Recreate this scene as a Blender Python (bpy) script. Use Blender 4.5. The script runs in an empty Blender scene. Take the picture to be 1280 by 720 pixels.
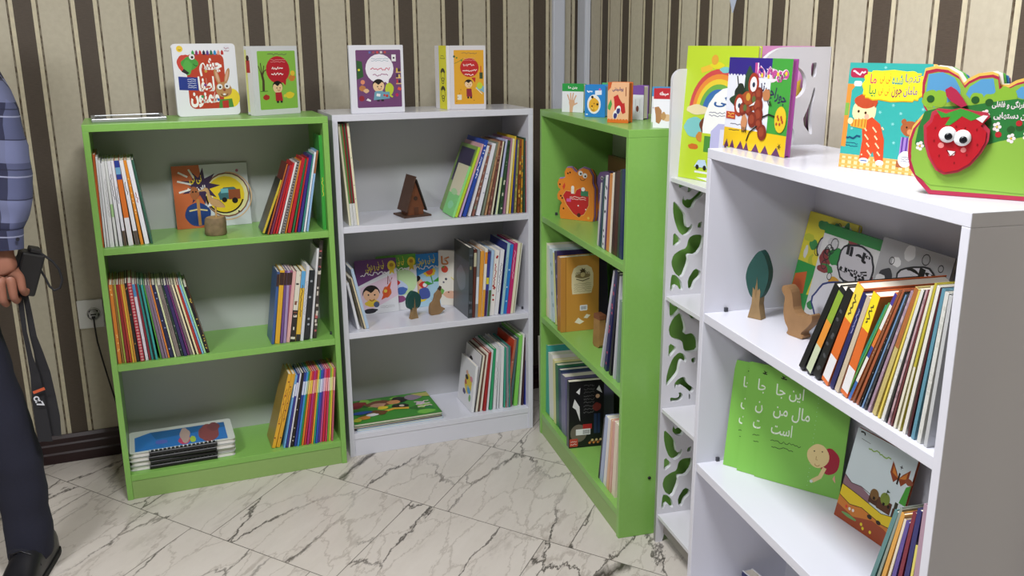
import bpy, bmesh, math, random
import numpy as np
from mathutils import Matrix, Vector, noise
random.seed(7)
SC = bpy.context.scene
COL = SC.collection
PI = math.pi
# ------------------------------------------------------------------ camera
FOC, PITCH, ROLL, YAW = 1154.7825, 0.2621873, -0.0059651, 0.3902679
CAM = np.array([-1.7330268, -3.4710073, 1.4658927])
_fw = np.array([math.sin(YAW)*math.cos(PITCH), math.cos(YAW)*math.cos(PITCH), -math.sin(PITCH)])
_r0 = np.array([math.cos(YAW), -math.sin(YAW), 0.0])
_u0 = np.cross(_r0, _fw)
_rt = _r0*math.cos(ROLL) + _u0*math.sin(ROLL)
_up = -_r0*math.sin(ROLL) + _u0*math.cos(ROLL)
cd = bpy.data.cameras.new('camera'); cam = bpy.data.objects.new('camera', cd); COL.objects.link(cam)
cd.sensor_width = 36.0; cd.lens = 36.0*FOC/1280.0; cd.clip_start = 0.05
M = Matrix.Identity(4)
for i in range(3):
    M[i][0] = _rt[i]; M[i][1] = _up[i]; M[i][2] = -_fw[i]; M[i][3] = CAM[i]
cam.matrix_world = M
SC.camera = cam
def pix(P):
    d = np.asarray(P, float) - CAM; k = d @ _fw
    return 640 + FOC*(d @ _rt)/k, 360 - FOC*(d @ _up)/k
def hit(x, y, n, d0):
    d = _fw + _rt*(x-640)/FOC - _up*(y-360)/FOC
    n = np.asarray(n, float)
    return CAM + d*((d0 - CAM @ n)/(d @ n))
class Frame:
    """a bookcase's own axes: s along its front, d into its depth, z up"""
    def __init__(s, x, y, a, W, D=.275):
        s.D = D
        s.o = np.array([x, y, 0.0]); s.a = a; s.W = W
        s.rt = np.array([math.cos(a), math.sin(a), 0.0]); s.bk = np.array([-math.sin(a), math.cos(a), 0.0])
        s.M = Matrix.Translation((x, y, 0)) @ Matrix.Rotation(a, 4, 'Z')
    def at(s, px, py, d):
        P = hit(px, py, s.bk, s.bk @ s.o + d); return (P - s.o) @ s.rt, P[2]
    def onz(s, px, py, z):
        P = hit(px, py, (0, 0, 1), z); return (P - s.o) @ s.rt, (P - s.o) @ s.bk
    def w(s, q, d, z): return s.o + s.rt*q + s.bk*d + np.array([0, 0, z])
FA = Frame(-1.8572, -0.4211, -0.00464, 0.7324)
FB = Frame(-1.1034, -0.3859, -0.02242, 0.7186)
FC = Frame(-0.3772, -0.4457, -1.69791, 0.8273)
FE = Frame(-0.5379, -1.7206, -1.71566, 0.8307)
HT, TS, TB = 1.23, 0.018, 0.022
ZS = (0.851, 0.471, 0.087)
ZT = HT
# ------------------------------------------------------------------ materials
def lin(h):
    h = h.lstrip('#'); h = ''.join(c*2 for c in h) if len(h) == 3 else h; v = [int(h[i:i+2], 16)/255 for i in (0, 2, 4)]
    return tuple((c/12.92 if c <= 0.04045 else ((c+0.055)/1.055)**2.4) for c in v) + (1.0,)
_mats = {}
def mat(h, rough=0.4, spec=0.5, bump=0.0, var=0.0, scale=40.0, metal=0.0, name=None, coat=0.0):
    key = (h, rough, spec, bump, var, scale, metal, coat)
    if key in _mats: return _mats[key]
    m = bpy.data.materials.new(name or 'surface_'+h); m.use_nodes = True
    nt = m.node_tree; b = nt.nodes['Principled BSDF']
    b.inputs['Base Color'].default_value = lin(h); b.inputs['Roughness'].default_value = rough
    b.inputs['Specular IOR Level'].default_value = spec; b.inputs['Metallic'].default_value = metal
    b.inputs['Coat Weight'].default_value = coat
    if bump or var:
        tc = nt.nodes.new('ShaderNodeTexCoord'); n = nt.nodes.new('ShaderNodeTexNoise')
        n.inputs['Scale'].default_value = scale; n.inputs['Detail'].default_value = 4
        nt.links.new(tc.outputs['Object'], n.inputs['Vector'])
        if var:
            mx = nt.nodes.new('ShaderNodeMix'); mx.data_type = 'RGBA'
            c = lin(h)
            mx.inputs[6].default_value = tuple(x*(1-var) for x in c[:3])+(1,)
            mx.inputs[7].default_value = tuple(min(1, x*(1+var)) for x in c[:3])+(1,)
            nt.links.new(n.outputs['Fac'], mx.inputs[0]); nt.links.new(mx.outputs[2], b.inputs['Base Color'])
        if bump:
            bp = nt.nodes.new('ShaderNodeBump'); bp.inputs['Strength'].default_value = bump; bp.inputs['Distance'].default_value = 0.002
            nt.links.new(n.outputs['Fac'], bp.inputs['Height']); nt.links.new(bp.outputs[0], b.inputs['Normal'])
    _mats[key] = m
    return m
def nmat(name, rough, fn):
    """material whose colour comes from a node function"""
    m = bpy.data.materials.new(name); m.use_nodes = True; nt = m.node_tree; b = nt.nodes['Principled BSDF']
    b.inputs['Roughness'].default_value = rough
    fn(nt, b); return m
class NB:
    def __init__(s, nt): s.nt = nt
    def n(s, t, **k):
        x = s.nt.nodes.new('ShaderNode'+t)
        for a, v in k.items(): setattr(x, a, v)
        return x
    def l(s, a, b): s.nt.links.new(a, b)
    def math(s, op, a, b=None, c=None):
        x = s.n('Math', operation=op)
        for i, v in enumerate((a, b, c)):
            if v is None: continue
            if isinstance(v, (int, float)): x.inputs[i].default_value = v
            else: s.l(v, x.inputs[i])
        return x.outputs[0]
    def mix(s, f, a, b, blend='MIX'):
        x = s.n('Mix', data_type='RGBA', blend_type=blend)
        for i, v in ((0, f), (6, a), (7, b)):
            if isinstance(v, (int, float)) or isinstance(v, tuple): x.inputs[i].default_value = v
            else: s.l(v, x.inputs[i])
        return x.outputs[2]
    def ramp(s, f, stops, interp='LINEAR'):
        x = s.n('ValToRGB'); r = x.color_ramp; r.interpolation = interp
        while len(r.elements) < len(stops): r.elements.new(0.5)
        for e, (p, c) in zip(r.elements, stops): e.position = p; e.color = c
        s.l(f, x.inputs[0]); return x.outputs[0]
def paper(h): return mat(h, 0.32, 0.5)
# ------------------------------------------------------------------ mesh building
class MB:
    def __init__(s): s.v = []; s.f = []; s.m = []; s.ms = []; s.sm = []
    def mi(s, m):
        if m not in s.ms: s.ms.append(m)
        return s.ms.index(m)
    def add(s, vs, fs, m, smooth=False, X=None):
        o = len(s.v); k = s.mi(m)
        s.v += [tuple((X @ Vector(v)) if X else v) for v in vs]
        for f in fs: s.f.append([i+o for i in f]); s.m.append(k); s.sm.append(smooth)
        return s
    def box(s, x0, y0, z0, x1, y1, z1, m, X=None, bev=0.0):
        if bev > 0:
            bm = bmesh.new(); bmesh.ops.create_cube(bm, size=1)
            for v in bm.verts: v.co = Vector(((x0+x1)/2+v.co.x*(x1-x0), (y0+y1)/2+v.co.y*(y1-y0), (z0+z1)/2+v.co.z*(z1-z0)))
            bmesh.ops.bevel(bm, geom=bm.edges[:], offset=bev, segments=2, affect='EDGES', profile=0.5)
            s.bm(bm, m, X); bm.free(); return s
        vs = [(x0,y0,z0),(x1,y0,z0),(x1,y1,z0),(x0,y1,z0),(x0,y0,z1),(x1,y0,z1),(x1,y1,z1),(x0,y1,z1)]
        return s.add(vs, [(0,3,2,1),(4,5,6,7),(0,1,5,4),(1,2,6,5),(2,3,7,6),(3,0,4,7)], m, X=X)
    def bm(s, bm, m, X=None, smooth=False):
        bm.verts.index_update()
        return s.add([v.co[:] for v in bm.verts], [[v.index for v in f.verts] for f in bm.faces], m, smooth, X)
    def prism(s, pts, y0, y1, m, X=None, side=None, smooth=False):
        """outline in x,z extruded along y; pts counter-clockwise seen from -y"""
        n = len(pts)
        vs = [(x, y0, z) for x, z in pts] + [(x, y1, z) for x, z in pts]
        s.add(vs, [list(range(n)), list(range(2*n-1, n-1, -1))], m, X=X)
        s.add(vs, [(i, n+i, n+(i+1) % n, (i+1) % n) for i in range(n)], side or m, X=X, smooth=smooth)
        return s
    def tube(s, pts, r, m, seg=10, X=None, cap=True):
        pts = [Vector(p) for p in pts]; n = len(pts)
        rs = r if isinstance(r, (list, tuple)) else [r]*n
        t0 = (pts[1]-pts[0]).normalized(); up = Vector((0,0,1)) if abs(t0.z) < .9 else Vector((1,0,0))
        a = t0.cross(up).normalized(); vs = []; fs = []
        for i, p in enumerate(pts):
            t = (pts[min(i+1, n-1)] - pts[max(i-1, 0)]).normalized()
            a = (a - t*a.dot(t)).normalized(); b = t.cross(a)
            for k in range(seg):
                q = 2*PI*k/seg; vs.append(tuple(p + (a*math.cos(q) + b*math.sin(q))*rs[i]))
        for i in range(n-1):
            for k in range(seg):
                fs.append((i*seg+k, i*seg+(k+1) % seg, (i+1)*seg+(k+1) % seg, (i+1)*seg+k))
        s.add(vs, fs, m, True, X)
        if cap: s.add(vs, [list(range(seg-1, -1, -1)), list(range((n-1)*seg, n*seg))], m, False, X)
        return s
    def lathe(s, prof, m, seg=24, X=None, wob=None):
        vs = []; fs = []; n = len(prof)
        for i, (r, z) in enumerate(prof):
            for k in range(seg):
                q = 2*PI*k/seg; rr = r*(wob(q, z) if wob else 1); vs.append((rr*math.cos(q), rr*math.sin(q), z))
        for i in range(n-1):
            for k in range(seg): fs.append((i*seg+k, i*seg+(k+1) % seg, (i+1)*seg+(k+1) % seg, (i+1)*seg+k))
        s.add(vs, fs, m, True, X)
        s.add(vs, [list(range(seg-1, -1, -1)), list(range((n-1)*seg, n*seg))], m, False, X)
        return s
    def art(s, a, X=None):
        for pts, h, L in a.p:
            y = -0.0001*(L+1)
            s.add([(x, y, z) for x, z in pts], [list(range(len(pts)))], paper(h), X=X)
        for vs, fs, h, L in a.t:
            y = -0.0001*(L+1)
            s.add([(x, y, z) for x, z in vs], fs, paper(h), X=X)
        return s
    def build(s, name, parent=None, Mx=None, bevel=0.0):
        me = bpy.data.meshes.new(name); me.from_pydata(s.v, [], s.f)
        for m in s.ms: me.materials.append(m)
        me.polygons.foreach_set('material_index', s.m); me.polygons.foreach_set('use_smooth', s.sm); me.update()
        o = bpy.data.objects.new(name, me); COL.objects.link(o)
        if parent is not None: o.parent = parent
        if Mx is not None: o.matrix_local = Mx
        if bevel:
            b = o.modifiers.new('bevel', 'BEVEL'); b.width = bevel; b.segments = 2; b.limit_method = 'ANGLE'; b.angle_limit = 0.7
        return o
def tag(o, label, cat, group=None, kind=None):
    o['label'] = label; o['category'] = cat
    if group: o['group'] = group
    if kind: o['kind'] = kind
    return o
def empty(name, Mx):
    o = bpy.data.objects.new(name, None); COL.objects.link(o); o.matrix_world = Mx; o.empty_display_size = .1; return o
def struct(o): o['kind'] = 'structure'; return o
# ------------------------------------------------------------------ Persian lettering (joined forms, right to left)
_F = {}
def _reg(ch, iso, fin=None, ini=None, med=None): _F[ch] = (iso, fin or iso, ini, med)
for c, b in {'ب':0xFE8F,'ت':0xFE95,'ث':0xFE99,'ج':0xFE9D,'ح':0xFEA1,'خ':0xFEA5,'س':0xFEB1,'ش':0xFEB5,'ص':0xFEB9,'ض':0xFEBD,'ط':0xFEC1,'ظ':0xFEC5,'ع':0xFEC9,'غ':0xFECD,'ف':0xFED1,'ق':0xFED5,'ل':0xFEDD,'م':0xFEE1,'ن':0xFEE5,'ه':0xFEE9,'پ':0xFB56,'چ':0xFB7A,'ک':0xFB8E,'گ':0xFB92,'ی':0xFBFC}.items():
    _reg(c, chr(b), chr(b+1), chr(b+2), chr(b+3))
for c, b in {'ا':0xFE8D,'آ':0xFE81,'د':0xFEA9,'ذ':0xFEAB,'ر':0xFEAD,'ز':0xFEAF,'و':0xFEED,'ژ':0xFB8A}.items():
    _reg(c, chr(b), chr(b+1))
def fa(t):
    out = []
    for i, c in enumerate(t):
        if c not in _F: out.append(c); continue
        pj = i > 0 and t[i-1] in _F and _F[t[i-1]][2] is not None
        nj = i+1 < len(t) and t[i+1] in _F and _F[c][2] is not None
        f = _F[c]; out.append(f[3] if pj and nj else f[1] if pj else f[2] if nj else f[0])
    return ''.join(reversed(out))
_tc = {}
def text_mesh(t, bold):
    k = (t, bold)
    if k in _tc: return _tc[k]
    c = bpy.data.curves.new('t', 'FONT'); c.body = t; c.resolution_u = 2; c.offset = bold
    o = bpy.data.objects.new('t', c); COL.objects.link(o)
    dg = bpy.context.evaluated_depsgraph_get(); me = o.evaluated_get(dg).to_mesh()
    vs = [(v.co.x, v.co.y) for v in me.vertices]; fs = [list(p.vertices) for p in me.polygons]
    bpy.data.objects.remove(o); bpy.data.curves.remove(c)
    a = np.array(vs); lo = a.min(0); hi = a.max(0)
    _tc[k] = ((a-lo)/(hi-lo), fs, (hi-lo)); return _tc[k]
# ------------------------------------------------------------------ flat print on a cover
class Art:
    def __init__(s, w, h): s.w = w; s.h = h; s.p = []; s.t = []; s.bb = []
    def _layer(s, pts):
        xs = [p[0] for p in pts]; zs = [p[1] for p in pts]; b = (min(xs), min(zs), max(xs), max(zs)); L = 0
        for q, l in s.bb:
            if q[0] < b[2] and q[2] > b[0] and q[1] < b[3] and q[3] > b[1]: L = max(L, l+1)
        s.bb.append((b, L)); return L
    def m(s, pts):
        pts = [(u*s.w, v*s.h) for u, v in pts]
        area = sum(pts[i][0]*pts[(i+1) % len(pts)][1] - pts[(i+1) % len(pts)][0]*pts[i][1] for i in range(len(pts)))
        return pts if area > 0 else pts[::-1]
    def P(s, pts, c):
        q = s.m(pts); s.p.append((q, c, s._layer(q))); return s
    def R(s, u0, v0, u1, v1, c): return s.P([(u0,v0),(u1,v0),(u1,v1),(u0,v1)], c)
    def RR(s, u0, v0, u1, v1, c, r=.08):
        rv = r*s.w/s.h; pts = []
        for cx, cy, a0 in ((u1-r, v0+rv, -90), (u1-r, v1-rv, 0), (u0+r, v1-rv, 90), (u0+r, v0+rv, 180)):
            for k in range(5):
                a = math.radians(a0+22.5*k); pts.append((cx+r*math.cos(a), cy+rv*math.sin(a)))
        return s.P(pts, c)
    def E(s, u, v, ru, c, rv=None, rot=0, n=20):
        rv = ru if rv is None else rv; k = s.w/s.h; ca, sa = math.cos(rot), math.sin(rot); pts = []
        for i in range(n):
            q = 2*PI*i/n; x, y = ru*math.cos(q), rv*math.sin(q)
            pts.append((u+x*ca-y*sa, v+(x*sa+y*ca)*k))
        return s.P(pts, c)          # radii in units of the width
    def B(s, u, v, ru, rv, c, seed=0, n=26, amp=.12):
        k = s.w/s.h; pts = []
        for i in range(n):
            q = 2*PI*i/n; r = 1+amp*noise.noise((math.cos(q)*1.6+seed*3.1, math.sin(q)*1.6, seed*1.7))*2
            pts.append((u+ru*r*math.cos(q), v+rv*r*k*math.sin(q)))
        return s.P(pts, c)
    def star(s, u, v, r1, r2, n, c, rot=0):
        k = s.w/s.h
        return s.P([(u+(r1 if i % 2 == 0 else r2)*math.cos(PI*i/n+rot), v+(r1 if i % 2 == 0 else r2)*k*math.sin(PI*i/n+rot)) for i in range(2*n)], c)
    def L(s, pts, wd, c):
        wd = wd*s.w/2; q = [(u*s.w, v*s.h) for u, v in pts]; vs = []; fs = []
        for i in range(len(q)):
            a = q[max(i-1, 0)]; b = q[min(i+1, len(q)-1)]; dx, dy = b[0]-a[0], b[1]-a[1]; l = math.hypot(dx, dy) or 1
            nx, ny = -dy/l*wd, dx/l*wd; vs += [(q[i][0]-nx, q[i][1]-ny), (q[i][0]+nx, q[i][1]+ny)]
        for i in range(len(q)-1): fs.append((2*i, 2*i+2, 2*i+3, 2*i+1))
        s.t.append((vs, fs, c, s._layer(vs))); return s
    def arc(s, u, v, r, wd, c, a0=0, a1=PI, n=18):
        k = s.w/s.h
        return s.L([(u+r*math.cos(a0+(a1-a0)*i/n), v+r*k*math.sin(a0+(a1-a0)*i/n)) for i in range(n+1)], wd, c)
    def T(s, t, u0, v0, u1, v1, c, bold=0.0, rot=0.0, raw=False):
        a, fs, _ = text_mesh(t if raw else fa(t), bold)
        cu, cv = (u0+u1)/2*s.w, (v0+v1)/2*s.h; W, Hh = (u1-u0)*s.w, (v1-v0)*s.h; ca, sa = math.cos(rot), math.sin(rot); vs = []
        for x, y in a:
            x, y = (x-.5)*W, (y-.5)*Hh; vs.append((cu+x*ca-y*sa, cv+x*sa+y*ca))
        s.t.append((vs, fs, c, s._layer(vs))); return s
    def scrib(s, u0, v0, u1, v1, c, lines=2, wd=.012, seed=1):
        """small print too fine to read"""
        r = random.Random(seed)
        for i in range(lines):
            v = v1-(v1-v0)*(i+.5)/lines; hh = (v1-v0)/lines*.28; pts = []; n = max(6, int((u1-u0)*46))
            for k in range(n+1): pts.append((u0+(u1-u0)*k/n, v+r.uniform(-hh, hh)))
            s.L(pts, wd, c)
        return s
    def hair(s, u, v, r, c, k2=1.1):
        k = s.w/s.h; pts = []
        for i in range(15):
            q = math.radians(-5+195*i/14); pts.append((u+r*k2*math.cos(q), v+r*k2*k*math.sin(q)))
        for i in range(7):
            f = i/6; pts.append((u-r*.92+f*r*1.75, v+r*k*(.30+.22*math.sin(f*9)+.1*f)))
        return s.P(pts, c)
    def boy(s, u, v, r, skin='e8c39a', hair='1e1714', shirt='b0202a', leg='2c2f4a'):
        """small drawn child: hair, face, shirt, legs"""
        k = s.w/s.h
        s.P([(u-r*.55, v-r*1.0*k), (u+r*.55, v-r*1.0*k), (u+r*.75, v-r*2.3*k), (u-r*.75, v-r*2.3*k)], shirt)
        s.R(u-r*.6, v-r*3.0*k, u-r*.1, v-r*2.3*k, leg); s.R(u+r*.1, v-r*3.0*k, u+r*.6, v-r*2.3*k, leg)
        s.E(u, v, r, skin, r*.95); s.hair(u, v, r, hair)
        s.E(u-r*.3, v-r*.15*k, r*.09, '201510'); s.E(u+r*.35, v-r*.15*k, r*.09, '201510'); s.arc(u, v-r*.4*k, r*.25, r*.1, '8a3a2a', PI*1.15, PI*1.85, 6)
        return s
# ------------------------------------------------------------------ books
PAGE = '#e6e0d0'
def cover_colour(a, seed, palette):
    r = random.Random(seed)
    for k in range(10): a.B(r.uniform(.12,.88), r.uniform(.1,.9), r.uniform(.05,.16), r.uniform(.04,.14), r.choice(palette), seed=seed+k)
WORDN = ['first','second','third','fourth','fifth','sixth','seventh','eighth','ninth','tenth','eleventh','twelfth','thirteenth','fourteenth','fifteenth','sixteenth','seventeenth','eighteenth','nineteenth','twentieth','twenty-first','twenty-second','twenty-third','twenty-fourth','twenty-fifth','twenty-sixth','twenty-seventh','twenty-eighth','twenty-ninth','thirtieth','thirty-first','thirty-second','thirty-third','thirty-fourth']
def spine_book(Mx, t, w, h, c, o, seed):
    """book seen from its spine: boards and spine in one mesh, page block as its child. x thickness, y depth, z height"""
    r = random.Random(seed); e = min(0.0014, t*.2); b = MB(); m = paper(c)
    b.box(0, 0, 0, e, w, h, paper(o.get('left', c))); b.box(t-e, 0, 0, t, w, h, paper(o.get('right', c))); b.box(e, 0, 0, t-e, e, h, m)
    a = Art(t, h)
    for z0, z1, cc in o.get('bands', ()): a.R(0.02, z0, .98, z1, cc)
    if 'split' in o: a.R(0.02, 0, .45, 1, o['split'])
    if o.get('pat'):
        n = 26
        for k in range(n):
            z = (k+.5)/n; a.P([(.08, z), (.5, z-.014), (.92, z), (.5, z+.014)], o['pat'])
    if 'dots' in o:
        for k in range(o.get('nd', 8)): a.E(r.uniform(.3,.7), r.uniform(.06,.94), .22, o['dots'], n=8)
    if 'mess' in o:
        for k in range(16):
            z = r.uniform(.02, .93); a.R(r.uniform(.02,.4), z, r.uniform(.6,.98), z+r.uniform(.015,.05), r.choice(o['mess']))
    if 'txt' in o:
        z0, z1 = o.get('tz', (.35, .8)); n = int((z1-z0)*60); pts = [(.5+r.uniform(-.22,.22), z0+(z1-z0)*k/n) for k in range(n+1)]
        a.L(pts, .16, o['txt'])
    b.art(a)
    if 'cover' in o:                       # print on the left board
        ca = Art(w, h); o['cover'](ca); X = Matrix.Rotation(-PI/2, 4, 'Z') @ Matrix.Translation((-w, 0, 0)); b.art(ca, X)
    bk = b.build('book', None, Mx)
    g = MB(); ins = min(.003, h*.012); g.box(e, e, ins, t-e, w-ins, h-ins, mat(PAGE, .8, .2))
    g.build('pages', bk)
    return bk
def row(F, z0, d0, bl, tl, br, tr, books, place, group, depth=.185, cat='book', jit=.006, start=0):
    """leaning row of books between two measured edges; entries: (colour word, hex, thickness weight, height share, options)"""
    sL, _ = F.at(bl[0], bl[1], d0); sR, _ = F.at(br[0], br[1], d0)
    a, b = F.at(tl[0], tl[1], d0); pL = math.atan2(a-sL, b-z0); hL = math.hypot(a-sL, b-z0)
    a, b = F.at(tr[0], tr[1], d0); pR = math.atan2(a-sR, b-z0); hR = math.hypot(a-sR, b-z0)
    n = len(books); ws = [x[2] for x in books]; tot = sum(ws); cum = 0; info = []
    for k, x in enumerate(books):
        f = (cum+x[2]/2)/tot; cum += x[2]; info.append([pL+(pR-pL)*f, (hL+(hR-hL)*f)*x[3]])
    right = (pL+pR) > 0
    sgn = -1 if right else 1
    order = list(range(n))[::-1] if right else list(range(n))
    m0, m1 = (-sR, -sL) if right else (sL, sR)
    def lay(sc):
        pos = {}; m = m0; prev = None
        for k in order:
            ph = max(0.0, -info[k][0]*sgn); t = ws[k]*sc
            if prev is not None:
                pm, pp, pt, hh = prev; zt = min(hh*math.cos(pp), info[k][1]*math.cos(ph))
                m = max(pm+pt/math.cos(pp)+z*(math.tan(ph)-math.tan(pp)) for z in (0, zt)) + .0003
            pos[k] = (m, ph, t); prev = (m, ph, t, info[k][1])
        return pos, m+prev[2]/math.cos(prev[1])
    lo, hi = 1e-5, .08
    for _ in range(50):
        mid = (lo+hi)/2
        if lay(mid)[1] > m1: hi = mid
        else: lo = mid
    pos, _ = lay(lo); rr = random.Random(hash(place) % 1000 if False else len(place)*31+n)
    for k, x in enumerate(books):
        m, ph, t = pos[k]; o = x[4] if len(x) > 4 else {}
        s = m*sgn; ang = ph if right else -ph
        h = min(info[k][1], .36); dd = d0 + rr.uniform(0, jit) + o.get('in', 0)
        w = min(o.get('w', depth*rr.uniform(.92, 1.05)), F.D-.012-dd)
        piv = t if right else 0.0
        Mx = F.M @ Matrix.Translation((s, dd, z0+.0004)) @ Matrix.Rotation(ang, 4, 'Y') @ Matrix.Translation((-piv, 0, 0))
        bk = spine_book(Mx, t*.97, w, h, x[1], o, k*7+n)
        tag(bk, f"{x[0]} spine, {WORDN[k+start]} from left, {place}", cat, group)
def stand_matrix(F, bl, br, z, ytop, tilt=0.0, d=None, right_d=None):
    if d is None:
        P = hit(bl[0], bl[1], (0,0,1), z); Q = hit(br[0], br[1], (0,0,1), z)
    else:
        q, _ = F.at(bl[0], bl[1], d); P = F.w(q, d, z); e = d if right_d is None else right_d
        q, _ = F.at(br[0], br[1], e); Q = F.w(q, e, z)
    x = Q-P; w = float(np.linalg.norm(x)); x /= w; y = np.array([-x[1], x[0], 0]); u = np.array([0,0,1.0])*math.cos(tilt)+y*math.sin(tilt)
    yy = y*math.cos(tilt)-np.array([0,0,1.0])*math.sin(tilt)
    lo, hi = .01, .6
    for _ in range(50):
        mid = (lo+hi)/2
        if pix(P+u*mid)[1] > ytop: lo = mid
        else: hi = mid
    Mx = Matrix(((x[0], yy[0], u[0], P[0]), (x[1], yy[1], u[1], P[1]), (x[2], yy[2], u[2], P[2]+.0006), (0,0,0,1)))
    return Mx, w, lo
def rounded(w, h, r, corners='tltrblbr', seg=6):
    pts = []
    for cx, cy, a0, nm, px, py in ((w-r, r, -90, 'br', w, 0), (w-r, h-r, 0, 'tr', w, h), (r, h-r, 90, 'tl', 0, h), (r, r, 180, 'bl', 0, 0)):
        if nm in corners:
            for k in range(seg+1):
                a = math.radians(a0+90*k/seg); pts.append((cx+r*math.cos(a), cy+r*math.sin(a)))
        else: pts.append((px, py))
    return pts
def face_book(name, F, bl, br, z, ytop, th, colour, art, label, cat='book', group=None, tilt=.05, d=None, right_d=None, r=.004, corners='tltrblbr', spine=None, spine_art=None, page=PAGE, dx=0):
    """book standing with its front cover to the room: boards carry the print, page block is its child"""
    Mx, w, h = stand_matrix(F, bl, br, z, ytop, tilt, d, right_d)
    b = MB(); e = min(.002, th*.25); pts = rounded(w, h, r, corners)
    b.prism(pts, 0, e, paper(colour)); b.prism(pts, th-e, th, paper(colour))
    b.box(0, e, r, e, th-e, h-r, paper(spine or colour))
    a = Art(w, h); art(a); b.art(a)
    if spine_art:
        sa = Art(th, h); spine_art(sa); b.art(sa, Matrix.Rotation(-PI/2, 4, 'Z') @ Matrix.Translation((-th, 0, 0)))
    o = b.build(name, None, Mx)
    g = MB(); i = .0025; g.prism(rounded(w-2*i if w > .02 else w, h-2*i, max(r-i*.5, .001), corners), e, th-e, mat(page, .8, .2), X=Matrix.Translation((i, 0, i)))
    g.build('pages', o)
    tag(o, label, cat, group)
    return o
# ------------------------------------------------------------------ the room
RA = -0.12952                                        # right wall is a few degrees off square
RW = Frame(0, 0, -PI/2+RA, 1)                          # s from the corner towards the room, d outwards
CH = 2.8
def wallpaper(name, u0, p, quad=0.0):
    def fn(nt, b):
        N = NB(nt); tc = N.n('TexCoord'); sp = N.n('SeparateXYZ'); N.l(tc.outputs['Object'], sp.inputs[0])
        x = sp.outputs[0]
        wob = N.n('TexNoise'); wob.inputs['Scale'].default_value = 1.2; N.l(tc.outputs['Object'], wob.inputs['Vector'])
        x = N.math('ADD', x, N.math('MULTIPLY', N.math('SUBTRACT', wob.outputs['Fac'], .5), .004))
        f = N.math('ABSOLUTE', N.math('SUBTRACT', N.math('FRACT', N.math('ADD', N.math('DIVIDE', N.math('SUBTRACT', x, u0), p), .5)), .5))
        beige, cream, line, brown = lin('#bdb6a2'), lin('#cdc4a8'), lin('#453521'), lin('#41372e')
        col = N.ramp(N.math('MULTIPLY', f, 2), [(0, brown), (.30, cream), (.435, line), (.505, beige)], 'CONSTANT')
        cl = N.n('TexNoise'); cl.inputs['Scale'].default_value = 55; cl.inputs['Detail'].default_value = 5
        mp = N.n('Mapping'); mp.inputs['Scale'].default_value = (1, 1, 9); N.l(tc.outputs['Object'], mp.inputs['Vector']); 
        wv = N.n('TexNoise'); wv.inputs['Scale'].default_value = 60; N.l(mp.outputs[0], wv.inputs['Vector'])
        N.l(tc.outputs['Object'], cl.inputs['Vector'])
        isb = N.math('LESS_THAN', f, .15)
        col = N.mix(N.math('MULTIPLY', N.math('MULTIPLY', wv.outputs['Fac'], .9), isb), col, lin('#5a4f43'))
        col = N.mix(N.math('MULTIPLY', N.math('SUBTRACT', 1, isb), N.ramp(cl.outputs['Fac'], [(.35, (.45,.45,.45,1)), (.65, (0,0,0,1))])), col, lin('#aea692'))
        N.l(col, b.inputs['Base Color'])
        bp = N.n('Bump'); bp.inputs['Strength'].default_value = .35; bp.inputs['Distance'].default_value = .001
        N.l(N.mix(isb, cl.outputs['Fac'], wv.outputs['Fac']), bp.inputs['Height']); N.l(bp.outputs[0], b.inputs['Normal'])
    return nmat(name, .62, fn)
plain = mat('#8f8a80', .8)
WL0 = -5.0
L = MB().box(WL0, 0, 0, .12, .1, CH, wallpaper('striped wallpaper', -2.0034, .18227)); struct(L.build('wall_left'))
R_ = MB().box(-.15, 0, 0, 5.2, .1, CH, wallpaper('striped wallpaper on right wall', .2798, .20477)); o = R_.build('wall_right', None, RW.M); struct(o)
o = MB().box(WL0-.1, -5.4, 0, WL0, .1, CH, plain).build('wall_far'); struct(o)
o = MB().box(WL0-.1, -5.5, 0, .6, -5.4, CH, plain).build('wall_back'); struct(o)
o = MB().box(WL0-.1, -5.5, CH, .6, .1, CH+.1, mat('#e6e4de', .9)).build('ceiling'); struct(o)
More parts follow.
